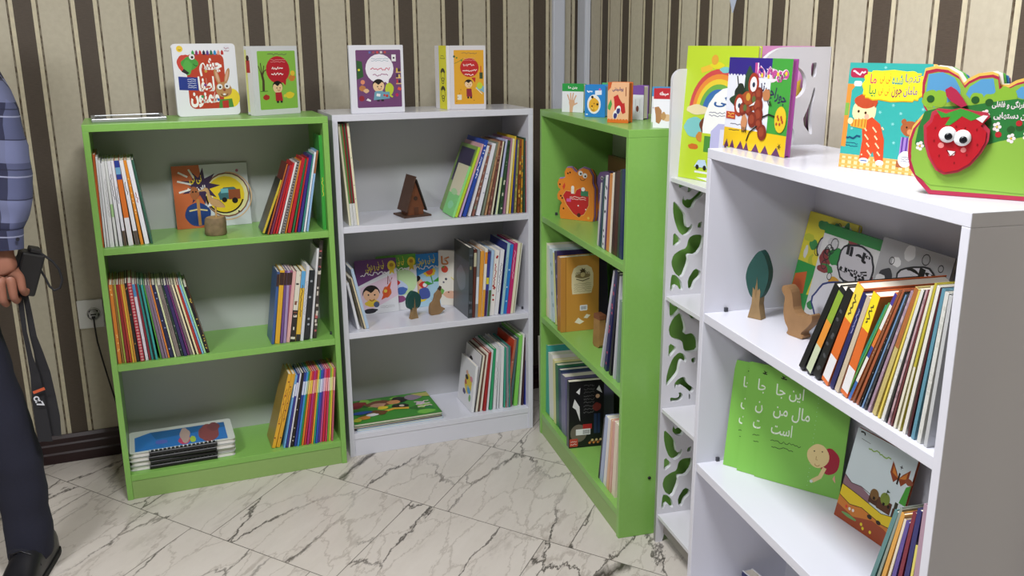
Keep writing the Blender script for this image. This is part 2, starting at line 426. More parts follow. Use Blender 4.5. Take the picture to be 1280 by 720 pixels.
def marble(nt, b):
    N = NB(nt); tc = N.n('TexCoord'); sp = N.n('SeparateXYZ'); N.l(tc.outputs['Object'], sp.inputs[0]); x, y = sp.outputs[0], sp.outputs[1]
    def dot(a, c): return N.math('ADD', N.math('MULTIPLY', x, a), N.math('MULTIPLY', y, c))
    Pq = N.math('DIVIDE', N.math('ADD', dot(.7986, .6018), .781), .486)
    rowi = N.math('FLOOR', Pq)
    off = N.math('MULTIPLY', rowi, .829)
    Q = N.math('ADD', N.math('DIVIDE', N.math('ADD', dot(.725, -.688), .007), .486), off)
    def seam(v, w): return N.math('LESS_THAN', N.math('ABSOLUTE', N.math('SUBTRACT', N.math('FRACT', N.math('ADD', v, .5)), .5)), w)
    sm = N.math('MAXIMUM', seam(Pq, .0035), seam(Q, .003))
    cell = N.n('CombineXYZ'); N.l(rowi, cell.inputs[0]); N.l(N.math('FLOOR', Q), cell.inputs[1])
    wn = N.n('TexWhiteNoise', noise_dimensions='3D'); N.l(cell.outputs[0], wn.inputs['Vector'])
    # vein space: long axis along the vein direction, shifted per slab
    vx = dot(.66, .75); vy = dot(-.75, .66)
    cv = N.n('CombineXYZ'); N.l(N.math('MULTIPLY', vx, .34), cv.inputs[0]); N.l(vy, cv.inputs[1]); N.l(N.math('MULTIPLY', wn.outputs['Value'], 13.0), cv.inputs[2])
    n1 = N.n('TexNoise'); n1.inputs['Scale'].default_value = 7; n1.inputs['Detail'].default_value = 7; n1.inputs['Roughness'].default_value = .68; N.l(cv.outputs[0], n1.inputs['Vector'])
    dv = N.n('VectorMath', operation='MULTIPLY_ADD'); N.l(n1.outputs['Color'], dv.inputs[0]); dv.inputs[1].default_value = (.15, .15, 0); N.l(cv.outputs[0], dv.inputs[2])
    def crack(scale, w):
        v = N.n('TexVoronoi', feature='DISTANCE_TO_EDGE'); v.inputs['Scale'].default_value = scale; N.l(dv.outputs[0], v.inputs['Vector'])
        return N.ramp(v.outputs['Distance'], [(0, (1,1,1,1)), (w, (0,0,0,1))])
    n2 = N.n('TexNoise'); n2.inputs['Scale'].default_value = 3.1; n2.inputs['Detail'].default_value = 3; N.l(cv.outputs[0], n2.inputs['Vector'])
    n3 = N.n('TexNoise'); n3.inputs['Scale'].default_value = 9; n3.inputs['Detail'].default_value = 8; n3.inputs['Roughness'].default_value = .7; N.l(cv.outputs[0], n3.inputs['Vector'])
    g = N.ramp(n2.outputs['Fac'], [(.38, (0,0,0,1)), (.54, (1,1,1,1))])
    col = N.mix(n3.outputs['Fac'], lin('#d2ccc5'), lin('#bab2aa'))
    bl = N.math('MULTIPLY', N.ramp(n3.outputs['Fac'], [(.56, (0,0,0,1)), (.68, (1,1,1,1))]), N.ramp(n2.outputs['Fac'], [(.50, (0,0,0,1)), (.66, (1,1,1,1))]))
    col = N.mix(N.math('MULTIPLY', bl, .5), col, lin('#7d756c'))
    col = N.mix(N.math('MULTIPLY', crack(10, .030), .5), col, lin('#8f857c'))
    col = N.mix(N.math('MULTIPLY', N.math('MULTIPLY', crack(4.6, .020), g), 1.0), col, lin('#3c3631'))
    col = N.mix(N.math('MULTIPLY', sm, .8), col, lin('#57524c'))
    N.l(col, b.inputs['Base Color'])
    N.l(N.math('ADD', .22, N.math('MULTIPLY', n3.outputs['Fac'], .2)), b.inputs['Roughness'])
o = MB().box(WL0-.1, -5.5, -.1, .6, .1, 0, nmat('veined marble slabs', .3, marble)).build('floor'); struct(o)
bbm = mat('#2a1518', .35, bump=.05)
def skirting(name, x0, x1, Mx=None):
    prof = [(0, 0), (-.022, 0), (-.022, .034), (-.017, .040), (-.017, .066), (-.013, .072), (-.013, .09), (-.005, .101), (0, .101)]
    m = MB(); n = len(prof); vs = [(x0, y, z) for y, z in prof]+[(x1, y, z) for y, z in prof]
    m.add(vs, [(i, (i+1) % n, n+(i+1) % n, n+i) for i in range(n)]+[list(range(n))[::-1], list(range(n, 2*n))], bbm)
    struct(m.build(name, None, Mx))
skirting('baseboard_left', WL0, 0)
skirting('baseboard_right', .024, 5.0, RW.M)
tr = mat('#c9cdd8', .45)
m = MB().box(-.129, -.02, .101, -.078, 0, CH, tr, bev=.003); m.box(-.123, -.022, .101, -.084, -.019, CH, tr); struct(m.build('trim_1'))
m = MB().box(.022, -.02, .101, .122, 0, CH, tr, bev=.003); m.box(.028, -.022, .101, .116, -.019, CH, tr); struct(m.build('trim_2', None, RW.M))
# ------------------------------------------------------------------ lamps
lampm = bpy.data.materials.new('lit diffuser'); lampm.use_nodes = True
lb = lampm.node_tree.nodes['Principled BSDF']; lb.inputs['Emission Color'].default_value = (1, .97, .93, 1); lb.inputs['Emission Strength'].default_value = 4.0
def ceiling_light(x, y, watt, label, size=.6):
    e = empty('ceiling_light', Matrix.Translation((x, y, CH))); tag(e, label, 'ceiling light', 'square ceiling lights')
    h = size/2; f = mat('#e8e8e8', .4); m = MB()
    for a in ((-h,-h,h,-h+.03),(-h,h-.03,h,h),(-h,-h+.03,-h+.03,h-.03),(h-.03,-h+.03,h,h-.03)): m.box(a[0], a[1], -.05, a[2], a[3], 0, f)
    m.build('frame', e)
    MB().box(-h+.03, -h+.03, -.03, h-.03, h-.03, -.02, lampm).build('diffuser', e)
    ld = bpy.data.lights.new('lamp', 'AREA'); ld.shape = 'SQUARE'; ld.size = size-.08; ld.energy = watt; ld.color = (.975, .98, 1)
    lo = bpy.data.objects.new('lamp', ld); COL.objects.link(lo); lo.location = (x, y, CH-.055)
ceiling_light(-1.35, -2.30, 50, 'square ceiling light above the middle of the floor')
ceiling_light(-3.0, -2.35, 50, 'square ceiling light above the left side of the room')
w = bpy.data.worlds.new('world'); SC.world = w; w.use_nodes = True
w.node_tree.nodes['Background'].inputs[0].default_value = (.8, .87, 1, 1); w.node_tree.nodes['Background'].inputs[1].default_value = .3
SC.view_settings.view_transform = 'Standard'; SC.view_settings.look = 'None'; SC.view_settings.gamma = 1.0
SC.view_settings.use_curve_mapping = False; SC.view_settings.exposure = 0.12
# ------------------------------------------------------------------ bookcases
green = mat('#82b559', .30, var=.05, scale=90, name='green laminate'); greenk = mat('#8aaa62', .4, var=.04, scale=90)
white = mat('#d6d7e2', .20, name='white laminate'); backp = mat('#b9bdbb', .5); pin = mat('#3a3c44', .4)
def bookcase(F, m, kick, back, label):
    e = empty('bookcase', F.M); tag(e, label, 'bookcase'); W = F.W
    for x in (0, W-TS): MB().box(x, 0, 0, x+TS, F.D, HT-TB, m).build('side_panel', e, bevel=.0012)
    MB().box(0, 0, HT-TB, W, F.D, HT, m).build('top_panel', e, bevel=.0012)
    MB().box(TS, F.D-.006, .02, W-TS, F.D-.001, HT-TB, back).build('back_panel', e)
    for z in ZS:
        MB().box(TS, .002, z-TB, W-TS, F.D-.006, z, m).build('shelf', e, bevel=.0012)
    MB().box(TS, .004, 0, W-TS, .022, ZS[2]-TB, kick).build('kick_board', e, bevel=.0008)
    for z in ZS[:2]:
        for x in (TS, W-TS):
            sg = 1 if x < .1 else -1; p = MB()
            p.box(min(x, x+sg*.006), .052, z+.0005, max(x, x+sg*.006), .060, z+.010, pin); p.build('shelf_pin', e)
    return e
bA = bookcase(FA, green, greenk, backp, 'green bookcase on the left against the striped wall')
bB = bookcase(FB, white, white, mat('#b9bbbf', .5), 'white bookcase between the two green bookcases')
bC = bookcase(FC, green, greenk, mat('#a3aa9c', .5), 'green bookcase on the right, standing at an angle to the others')
bE = bookcase(FE, white, white, mat('#c6c6cf', .4), 'large white bookcase nearest the viewer, on the right')
m = MB().lathe([(.005, 0), (.005, .002), (.003, .003)], mat('#14140f', .5), 10, Matrix.Translation((FC.W, .095, .19)) @ Matrix.Rotation(PI/2, 4, 'Y')); m.build('screw_cap', bC)
# corner shelf stand with fretwork sides, in the right green bookcase's axes
HOLES = [[(0.124,1.027),(0.14,1.011),(0.155,0.993),(0.157,0.975),(0.16,0.962),(0.167,0.962),(0.172,0.971),(0.176,0.962),(0.168,0.947),(0.154,0.941),(0.139,0.954),(0.129,0.979),(0.124,1.002)],
 [(0.124,0.947),(0.147,0.922),(0.124,0.906)],
 [(0.169,0.922),(0.182,0.929),(0.207,0.927),(0.205,0.9),(0.19,0.88),(0.168,0.883),(0.172,0.866),(0.157,0.825),(0.137,0.84),(0.127,0.864),(0.132,0.884),(0.148,0.894),(0.164,0.898)],
 [(0.124,0.822),(0.135,0.821),(0.15,0.806),(0.156,0.782),(0.147,0.784),(0.139,0.797),(0.131,0.793),(0.13,0.784),(0.122,0.782)],
 [(0.192,0.836),(0.209,0.827),(0.207,0.813),(0.194,0.803),(0.189,0.785),(0.178,0.786),(0.175,0.809)]]
def grow(h, f=1.2):
    cx = sum(q[0] for q in h)/len(h); cz = sum(q[1] for q in h)/len(h)
    return [(cx+(a-cx)*f, min(cz+(b-cz)*f, 1.086)) for a, b in h]
HOLES = [grow(h) for h in HOLES]+[[(0.144,1.03),(0.153,1.018),(0.167,1.011),(0.178,1.012),(0.181,1.023),(0.188,1.035),(0.202,1.045),(0.209,1.054),(0.201,1.065),(0.191,1.055),(0.182,1.046),(0.168,1.036),(0.159,1.039),(0.154,1.034),(0.15,1.041),(0.148,1.05)],
 [(0.133,1.07),(0.15,1.074),(0.16,1.072),(0.162,1.065),(0.159,1.058),(0.167,1.058),(0.174,1.067),(0.172,1.079),(0.162,1.084),(0.148,1.084),(0.135,1.084)],
 [(0.192,1.064),(0.197,1.069),(0.199,1.084),(0.193,1.083)], [(0.194,0.957),(0.209,0.954),(0.209,0.974),(0.197,0.97)]]
MIR = [[(.424-d, z) for d, z in h] for h in HOLES if max(q[0] for q in h) < .19]
HOLES = [[(d-.004, z+.004) for d, z in h] for h in HOLES]+[[(d-.004, z+.004) for d, z in h] for h in MIR]
def smooth_loop(pts, it=2):
    for _ in range(it):
        q = []
        for i in range(len(pts)):
            a, b = pts[i], pts[(i+1) % len(pts)]
            q += [(a[0]*.8+b[0]*.2, a[1]*.8+b[1]*.2), (a[0]*.2+b[0]*.8, a[1]*.2+b[1]*.8)]
        pts = q
    return pts
def fret_panel(outer, holes, t, m, name, parent, x):
    c = bpy.data.curves.new('c', 'CURVE'); c.dimensions = '2D'; c.fill_mode = 'BOTH'; c.extrude = t/2
    for pts in [outer]+holes:
        s = c.splines.new('POLY'); s.points.add(len(pts)-1); s.use_cyclic_u = True
        for p, q in zip(s.points, pts): p.co = (q[0], q[1], 0, 1)
    o = bpy.data.objects.new('c', c); COL.objects.link(o)
    me = bpy.data.meshes.new_from_object(o.evaluated_get(bpy.context.evaluated_depsgraph_get()))
    bpy.data.objects.remove(o); me.name = name; me.materials.clear(); me.materials.append(m)
    r = bpy.data.objects.new(name, me); COL.objects.link(r); r.parent = parent
    r.matrix_local = Matrix(((0,0,1,x+t/2),(1,0,0,0),(0,1,0,0),(0,0,0,1)))
    return r
stw = mat('#d3d3da', .25)
eD = empty('corner_stand', FC.M @ Matrix.Translation((.863, 0, 0))); tag(eD, 'narrow white shelf stand with swirl cut-out sides between the green and white bookcases', 'shelf stand')
def stand_outline(h, d0, d1, r):
    pts = [(d0+.0, 0), (d0+.022, 0), (d0+.03, .03), (d1-.03, .03), (d1-.022, 0), (d1, 0), (d1, h)]
    for k in range(9):
        a = PI/2+PI/2*k/8; pts.append((d0+r+r*math.cos(a), h-r+r*math.sin(a)))
    return pts
def cells(hs):
    H = [smooth_loop(h, 1) for h in hs]; out = list(H)
    out += [[(d, z-.676) for d, z in h] for h in H]
    out += [[(d, (1.101+.767)/2*2-.330-z) for d, z in h][::-1] for h in H]
    return out
fret_panel(stand_outline(1.39, .100, .312, .03), cells(HOLES), .014, stw, 'side_panel', eD, 0)
RH = [[(.262,1.411),(.278,1.413),(.278,1.381),(.265,1.379)], [(.275,1.361),(.279,1.345),(.273,1.317),(.273,1.284),(.28,1.243),(.249,1.279),(.265,1.317)],
      [(.205,1.404),(.228,1.404),(.242,1.395),(.253,1.377),(.253,1.353),(.242,1.338),(.229,1.332),(.205,1.34)], [(.19,1.27),(.215,1.29),(.235,1.25),(.22,1.2),(.235,1.15),(.195,1.16)]]
fret_panel(stand_outline(1.447, .125, .312, .075), cells(HOLES)+[smooth_loop(h, 1) for h in RH], .014, stw, 'side_panel', eD, .385)
for z in (1.105, .771, .433, .093):
    MB().box(.014, .104, z-.012, .385, .310, z, stw).build('shelf', eD, bevel=.001)
MB().box(.014, .125, .028, .385, .135, .078, mat('#8f8b86', .5)).build('kick_board', eD)
# ------------------------------------------------------------------ socket, cable, pennant
e = empty('wall_socket', Matrix.Translation((-1.918, 0, .539))); tag(e, 'white wall socket with black plug beside the left green bookcase', 'socket')
sw = mat('#dfe0de', .35)
MB().box(-.042, -.010, -.052, .042, 0, .052, sw, bev=.004).build('face_plate', e)
m = MB(); X = Matrix.Translation((.008, -.010, 0)) @ Matrix.Rotation(PI/2, 4, 'X')
m.lathe([(.024, 0), (.024, .002), (.021, .003), (.020, -.004)], mat('#cfd0cf', .35), 24, X); m.build('outlet_ring', e)
m = MB()
m.lathe([(.0155, 0), (.0155, .012), (.012, .020), (.006, .022)], mat('#c8cacb', .4), 16, X)
for q in (-.011, .011): m.box(.008+q-.004, -.0135, .006, .008+q+.004, -.0105, .013, mat('#17171a', .5))
m.box(.002, -.033, -.012, .014, -.030, -.002, mat('#17171a', .5)); m.box(-.001, -.0325, .001, .017, -.0305, .006, mat('#17171a', .5)); m.build('plug', e)
m = MB(); pts = [(x-.036, y, z) for x, y, z in [(-1.874, -.03, .53), (-1.874, -.034, .50), (-1.872, -.026, .44), (-1.862, -.018, .36), (-1.850, -.015, .28), (-1.836, -.02, .20), (-1.822, -.028, .135), (-1.80, -.05, .11)]]
m.tube(pts, .0028, mat('#101012', .5), 8); tag(m.build('power_cable'), 'thin black cable hanging from the wall socket down behind the bookcase', 'cable')
q = RW
def wallpt(px, py, out): P = hit(px, py, q.bk, q.bk @ q.o - out); return P
P = wallpt(915, 16, .45); A_ = wallpt(905, 0, .45); B_ = wallpt(925, 0, .45); wv = Vector(B_-A_).normalized()*.055
m = MB(); pv = Vector(P); up = Vector((0, 0, .115)); n = Vector((.0, -.003, 0))
m.add([pv, pv+up-wv, pv+up+wv, pv+n, pv+up-wv+n, pv+up+wv+n], [(0,2,1),(3,4,5),(0,1,4,3),(1,2,5,4),(2,0,3,5)], mat('#9aa3b4', .3, metal=.3, bump=.3, scale=200))
o = m.build('pennant'); tag(o, 'silver pointed pennant hanging at the top edge above the small board books', 'pennant')
m = MB(); m.tube([pv+up-wv*3+Vector((0,0,.08)), pv+up-wv, pv+up+wv, pv+up+wv*3+Vector((0,0,.08))], .0012, mat('#d8d8d8', .6), 6); m.tube([pv+up+Vector((0,0,0)), Vector((pv.x, pv.y, CH-.001))], .001, mat('#d8d8d8', .6), 6); m.build('string', o)
# ------------------------------------------------------------------ rows of books
def sc(ox, oy, k): return lambda x, y: (ox+x/k, oy+y/k)
LA, LB, LC_, LE = 'left green bookcase', 'narrow white bookcase', 'right green bookcase', 'large white bookcase'
WH = '#e4e4e6'
# left green bookcase, top
q = sc(110, 180, 5.33)
row(FA, ZS[0], .02, q(92,695), q(30,65), q(160,680), q(92,118), [('orange-brown','#b5562a',1.3,1,{}),('pale grey','#cfd0d4',1,1.0,{'txt':'#9a9aa4'}),('white','#dcdde0',1,.98,{'in':.004}),('white','#d6d8dc',1,.97,{})],
    f'left row, top shelf of {LA}', 'books at the left end of the top shelf, left green bookcase')
row(FA, ZS[0], .02, q(160,680), q(92,118), q(432,640), q(300,110), [('white','#dedfe2',1,1,{'txt':'#8a8a94'}),('white and green','#d7dad8',1,1,{'bands':[(.35,.5,'#9fc48a')]}),('white-lettered','#e0e0e6',1.3,1,{'txt':'#2a2c3a','tz':(.55,.85)}),
  ('white and brown','#e3e3ea',1.1,1,{'bands':[(0,.18,'#5b4a3c')],'txt':'#555','tz':(.5,.7)}),('orange and blue','#d9722a',2,1,{'bands':[(.78,1,'#2b3f92'),(.84,.92,'#6fa6c8'),(0,.33,'#e2e2e8')]}),('white and grey','#e3e3e8',1.5,1,{'bands':[(0,.17,'#5a5048')],'txt':'#555','tz':(.6,.75)}),
  ('orange','#dd8a2c',1.1,1,{'dots':'#f1d9a8'}),('plain white','#e6e6ec',1.7,1,{'txt':'#a03030','tz':(.5,.62)}),('dark green','#2f5a4a',.9,1,{'right':'#41695a'})],
    f'left row, top shelf of {LA}', 'books at the left end of the top shelf, left green bookcase', start=4)
q = sc(320, 160, 5.14)
row(FA, ZS[0], .025, q(35,645), q(152,345), q(72,668), q(190,345), [('black and yellow','#191818',1,1,{'bands':[(0,1,'#1a1a1a')],'split':'#c8b23a'})], f'right-hand row, top shelf of {LA}', 'books at the right end of the top shelf, left green bookcase', depth=.115)
row(FA, ZS[0], .015, q(72,668), q(200,238), q(338,655), q(398,160), [('dark maroon','#6b1f22',1.2,1,{'split':'#c8702a'}),('purplish','#7a3a5c',.9,.97,{}),('red','#b3242c',1.2,.96,{}),('crimson','#c02a30',1.2,.98,{}),('white','#e2dede',1,.98,{}),
  ('zigzag grey','#8f8a86',1.7,.98,{'pat':'#2c2a2a'}),('thin orange','#d98a34',.7,.98,{}),('red','#b5222c',2,1,{}),('dark green','#2f7047',1.2,.97,{}),('red','#b8282c',.9,.98,{}),('violet','#3d2a7c',1.8,1,{}),('teal','#3f8a86',.9,1,{}),('white','#dfe4ea',1.1,1.02,{}),('pale blue','#8fb4dc',1.3,1.03,{'bands':[(.72,1,'#96603c')]})],
    f'right-hand row, top shelf of {LA}', 'books at the right end of the top shelf, left green bookcase', depth=.115, start=1)
row(FA, ZS[0], .025, q(432,650), q(402,45), q(455,648), q(428,50), [('bright green','#3a9a3c',1,1,{'txt':'#e2d24a','tz':(.36,.56)})], f'right-hand row, top shelf of {LA}', 'books at the right end of the top shelf, left green bookcase', depth=.115, start=15)
# middle
q = sc(125, 330, 5.54)
row(FA, ZS[1], .012, q(110,690), q(48,150), q(400,640), q(292,135), [('brown','#6a4436',1.2,1,{}),('orange','#d8812c',1.9,1,{'dots':'#f2d38a'}),('olive-brown','#8f6a30',1,1,{}),('lime','#a8b848',.8,1,{}),('dark red','#8f1f24',1.6,1,{}),('red-orange','#b8432a',1,1,{}),('yellow','#e2b53a',1.1,1,{}),('orange-yellow','#d9963a',.8,1,{}),('black','#1d191c',1.5,1.01,{'nd':5,'dots':'#c8a24a'}),
  ('red patterned','#b02c40',2.4,1.01,{'pat':'#dba0a0'}),('white and blue','#dedce6',1.6,.99,{'bands':[(.84,1,'#4a90c4')]}),('wine','#8a2334',1.1,.99,{}),('teal','#2a8d8a',1.1,.99,{}),('black','#181a1c',.7,.98,{}),('turquoise','#35a09a',1.2,.98,{})],
    f'left row, middle shelf of {LA}', 'books in the long row on the middle shelf, left green bookcase')
row(FA, ZS[1], .012, q(418,640), q(300,150), q(762,600), q(598,150), [('green','#4f9c3a',.7,1,{}),('greyish purple','#7c6a80',1.5,1,{}),('mauve','#8a7288',1.1,1,{}),('orange','#d9843a',.8,1,{}),('navy','#1f2348',1.9,1,{'nd':5,'dots':'#8a9ad0'}),('pale green','#d5dcae',.9,1,{}),('taupe','#7d736e',2.2,1,{'txt':'#5a504c'}),('dark green','#1f3a30',1,1,{'nd':9,'dots':'#a0b0a0'}),('dark violet','#33285e',1.7,1,{}),('plum','#6a2a66',1,1,{}),('brown-grey','#75686a',1.3,1,{}),
  ('cream','#e6dcb8',.9,1,{}),('black','#201c1c',.6,1,{}),('cream','#e2d6a8',1,1,{}),('red','#a8302a',1.2,1,{}),('sky blue','#7ab0d6',1,1,{}),('mint','#a4d6a0',1,1,{}),('black starry','#15141a',1.8,.97,{'nd':14,'dots':'#b8a040','right':'#5c3424'})],
    f'left row, middle shelf of {LA}', 'books in the long row on the middle shelf, left green bookcase', start=15)
q = sc(330, 290, 5.14)
bt = lambda c: {'bands':[(.80,.97,'#3a2420')]}
row(FA, ZS[1], .02, q(45,675), q(88,250), q(160,675), q(185,250), [('blue','#3a5a92',1,.98,bt(0)),('yellow','#d9a82c',1.7,1,bt(0)),('violet','#6a4a86',.9,1,bt(0)),('lilac','#a08ab4',1,1,bt(0)),('pink-mauve','#9a5a7c',1,1,bt(0))], f'right-hand row, middle shelf of {LA}', 'books at the right end of the middle shelf, left green bookcase', depth=.115)
row(FA, ZS[1], .02, q(142,675), q(188,258), q(290,660), q(328,250), [('pale pink','#d8a8a4',1.3,1,{}),('dark photographic','#2a2624',2,1,{'bands':[(.45,1,'#d8d4c4')],'mess':['#d8d4c4','#2a2624','#7a4a34']}),('yellow and blue','#d8b03a',1.8,1,{'bands':[(.76,1,'#5aa0d2'),(0,.1,'#2a2a2a')],'txt':'#5a4a1a'}),('white','#cfd2da',1.2,1.07,{'txt':'#8a8a94'}),('black','#22272c',2.3,1,{'nd':4,'dots':'#9aa0a8'})],
    f'right-hand row, middle shelf of {LA}', 'books at the right end of the middle shelf, left green bookcase', depth=.115, start=5)
row(FA, ZS[1], .03, q(296,675), q(345,95), q(338,672), q(378,68), [('white-edged','#d8d8dc',.8,.97,{}),('dark lettered','#3a3430',1.3,1.03,{'mess':['#c8c0b4','#3a3430','#b05a5a','#2a2a2a']})], f'right-hand row, middle shelf of {LA}', 'books at the right end of the middle shelf, left green bookcase', depth=.115, start=10)
# bottom
q = sc(335, 430, 4.8)
row(FA, ZS[2], .03, q(22,635), q(122,185), q(74,640), q(165,185), [('yellow','#e0a92e',1,1,{'nd':5,'dots':'#7a2a20','txt':'#a8702a','left':'#a08238'}),('golden yellow','#dba22c',1,1,{'nd':5,'dots':'#7a2a20','txt':'#a8702a'})], f'right-hand row, bottom shelf of {LA}', 'yellow books on the bottom shelf, left green bookcase', depth=.115)
lb_ = lambda c: {'bands':[(.70,.88,c)]}
row(FA, ZS[2], .015, q(95,632), q(172,185), q(392,592), q(405,145), [('light blue','#6aa8dc',1,.98,lb_('#dfe6f2')),('indigo','#3a3a8c',1.2,1,lb_('#d5d8ee')),('white','#dcdce6',.8,1,{}),('black','#221c1c',1.7,1,{'nd':6,'dots':'#c8c0b8'}),('navy','#2c3f92',1.3,1,lb_('#cfd8ee')),('azure','#3a90d0',1.1,1,lb_('#cfe0f0')),('green','#2f9a52',1,1,lb_('#c8e0b0')),('orange','#e0832c',1,1,lb_('#ecd074')),('red','#c42c38',1.2,1,lb_('#e8c84a')),('magenta','#b02c74',1.2,1,lb_('#e8a0a0')),('crimson','#c02a40',1.1,1,lb_('#e8a48a')),
  ('yellow','#e2a82e',.9,1,lb_('#f0e07a')),('teal','#2aa07c',.8,1,lb_('#bfe0c0')),('royal blue','#2c52b4',1.2,1,lb_('#d0daf0')),('violet','#5a3a98',1,1,lb_('#d0c8ee')),('pink','#c8508c',1,1,lb_('#f0c0d0')),('scarlet','#c8283c',1.3,1,lb_('#eca0a4')),('rose','#c83c60',1,1,lb_('#f2c8c8')),('leaf green','#7ab03a',.9,1,lb_('#e0e8a0')),('yellow','#e6cf3a',1,1,lb_('#f2ec9a')),('dusky pink','#b85a6a',1.1,1,lb_('#e8b8b0'))],
    f'right-hand row, bottom shelf of {LA}', 'thin bright books on the bottom shelf, left green bookcase', depth=.115, start=2)
# narrow white bookcase
q = sc(415, 140, 4.8)
wl = lambda c: {'bands':[(0,.22,'#dcdcdc')],'mess2':1}
row(FB, ZS[0], .02, q(105,682), q(35,75), q(166,676), q(102,68), [('cream','#d8d4b8',1.2,1,{}),('green','#5c8a4a',.8,1,wl(0)),('brick red','#8a3a2c',.9,1,wl(0)),('dark green','#2f5a3c',.7,1,wl(0)),('dark red','#8a2030',1,1,wl(0)),('cream','#e0dabc',1.3,1.0,{'nd':4,'dots':'#5a8a5a'})], f'left row, top shelf of {LB}', 'books at the left end of the top shelf, narrow white bookcase')
q = sc(550, 155, 5.757)
def cover_green(a): a.R(0,0,1,.5,'#7ed07a'); a.R(0,.42,1,1,'#d8d2b4'); a.B(.45,.45,.3,.1,'#a8d89a',2); a.B(.5,.2,.25,.12,'#8ad8a0',4)
row(FB, ZS[0], .02, q(88,652), q(212,312), q(106,652), q(228,312), [('mint green','#8fd884',1,1,{'cover':cover_green,'w':.12})], f'right-hand row, top shelf of {LB}', 'books at the right end of the top shelf, narrow white bookcase')
def cover_dark(a): a.R(0,0,1,1,'#7a9a50'); a.R(.1,.45,.9,.95,'#3a3450')
row(FB, ZS[0], .02, q(106,652), q(285,165), q(628,637), q(622,112), [('lime','#b5d23a',1.5,.98,{'cover':cover_dark}),('lilac-pink','#cfa0a8',1,1.02,{'bands':[(0,.6,'#b8a2d0')]}),('blue','#2c4aa4',2,1.06,{'nd':6,'dots':'#d8dcea','txt':'#dfe3ee','tz':(.5,.78)}),('white','#dad8de',1.3,.98,{}),('brownish','#8a5a50',1.3,.98,{'mess':['#8a5a50','#7a8a7a','#b09a90']}),('white','#e0e0ea',2.2,.99,{'nd':3,'dots':'#b0b4c4'}),('grey-green','#7c8474',1,1,{}),('tan','#b08a68',1,1.01,{'mess':['#b08a68','#8a5a48']}),('brown','#7a4c44',1.5,1.01,{'mess':['#7a4c44','#a07a6c','#5a3434']}),('cream','#e4dfc4',.7,1,{}),('black','#242020',.5,1,{}),
  ('pale lavender','#b8bce0',1.2,1.02,{'bands':[(0,.5,'#cfdcae')]}),('dark green','#35513a',1.6,1,{'mess':['#35513a','#c8c8b8','#2a3a2a']}),('pink-mauve','#a87a94',1,1.03,{}),('cream','#e6dcb0',1.2,1.02,{}),('yellow','#d8b83a',.8,1.05,{}),('navy','#3a3a7c',1,1,{}),('olive','#8a8a4c',1.1,1,{'mess':['#8a8a4c','#5a6a3a','#c0a868']}),('chestnut','#8a4a2a',1.2,1,{'mess':['#8a4a2a','#d8b04a','#4a2a1a']}),('amber','#b8862c',1,1,{'mess':['#b8862c','#3a5a3a','#d8c888']}),('dark green','#2a4a3c',1,1.02,{}),('crimson','#9a2434',.8,.98,{})],
    f'right-hand row, top shelf of {LB}', 'books at the right end of the top shelf, narrow white bookcase', start=1)
q = sc(425, 300, 6.0)
def cover_bluep(a): a.R(0,0,1,1,'#9ab4d0'); cover_colour(a, 4, ['#b8cce0','#6a90c0','#d8e2ea','#88a4c4'])
row(FB, ZS[1], .03, q(133,668), q(45,325), q(152,668), q(68,325), [('white','#dadce2',1,1,{})], f'left end, middle shelf of {LB}', 'thin books at the left end of the middle shelf, narrow white bookcase', depth=.13)
row(FB, ZS[1], .03, q(178,668), q(72,300), q(222,664), q(115,262), [('cream and black','#d8cba8',1,1,{'split':'#2a2a2a'}),('blue-grey','#aac0d8',1,1.12,{})], f'left end, middle shelf of {LB}', 'thin books at the left end of the middle shelf, narrow white bookcase', depth=.13, start=1)
q = sc(570, 285, 6.26)
def cover_ani(a): a.R(0,0,1,1,'#4a4c50'); a.R(0,.8,1,1,'#3a3c34'); a.B(.5,.5,.3,.25,'#6a6c74',3)
row(FB, ZS[1], .015, q(95,642), q(103,155), q(330,648), q(385,175), [('dark photographic','#3c4044',2,1,{'mess':['#3c4044','#6a7a4a','#5a606a','#8a8460','#2c2e34'],'cover':cover_ani}),('dark brown','#5a302a',1.3,.98,{'bands':[(.75,.95,'#b8b49a')]}),('grey and white','#8a8f94',1.3,.98,{'bands':[(.2,.6,'#d4dae4')]}),('orange','#d9963a',1.7,.96,{}),('white and orange','#e2dcd2',1.3,1,{'bands':[(.78,.95,'#dd8a2a'),(0,.4,'#d89a3a')]}),('purple','#4a2a5c',1.3,.96,{'bands':[(.4,.97,'#3a3f8c'),(.5,.6,'#d8c83a')]}),('pale blue','#a4c0e0',1.3,.98,{'bands':[(0,.4,'#4a6a44')]}),
  ('white with red lettering','#e4e0de',2.4,.98,{'txt':'#a82a30','tz':(.4,.8),'nd':6,'dots':'#a82a30'}),('white','#dfdfe6',1.8,1,{'txt':'#8a8a94'})],
    f'right-hand row, middle shelf of {LB}', 'books at the right end of the middle shelf, narrow white bookcase')
row(FB, ZS[1], .015, q(345,632), q(400,122), q(462,622), q(525,122), [('pale cyan','#9cc4cc',1.5,1,{'left':'#2a3478','txt':'#7aa0ac'}),('bright blue','#2a7ac8',1.7,.98,{'nd':3,'dots':'#bcd8f0'}),('magenta','#b82c6a',1.7,1,{'txt':'#e8b0c8','tz':(.5,.9)}),('cream','#e2dcc4',1.3,1,{}),('white','#dad8cc',.9,1,{'split':'#8a8a5a'})], f'right-hand row, middle shelf of {LB}', 'books at the right end of the middle shelf, narrow white bookcase', start=9)
q = sc(555, 395, 5.54)
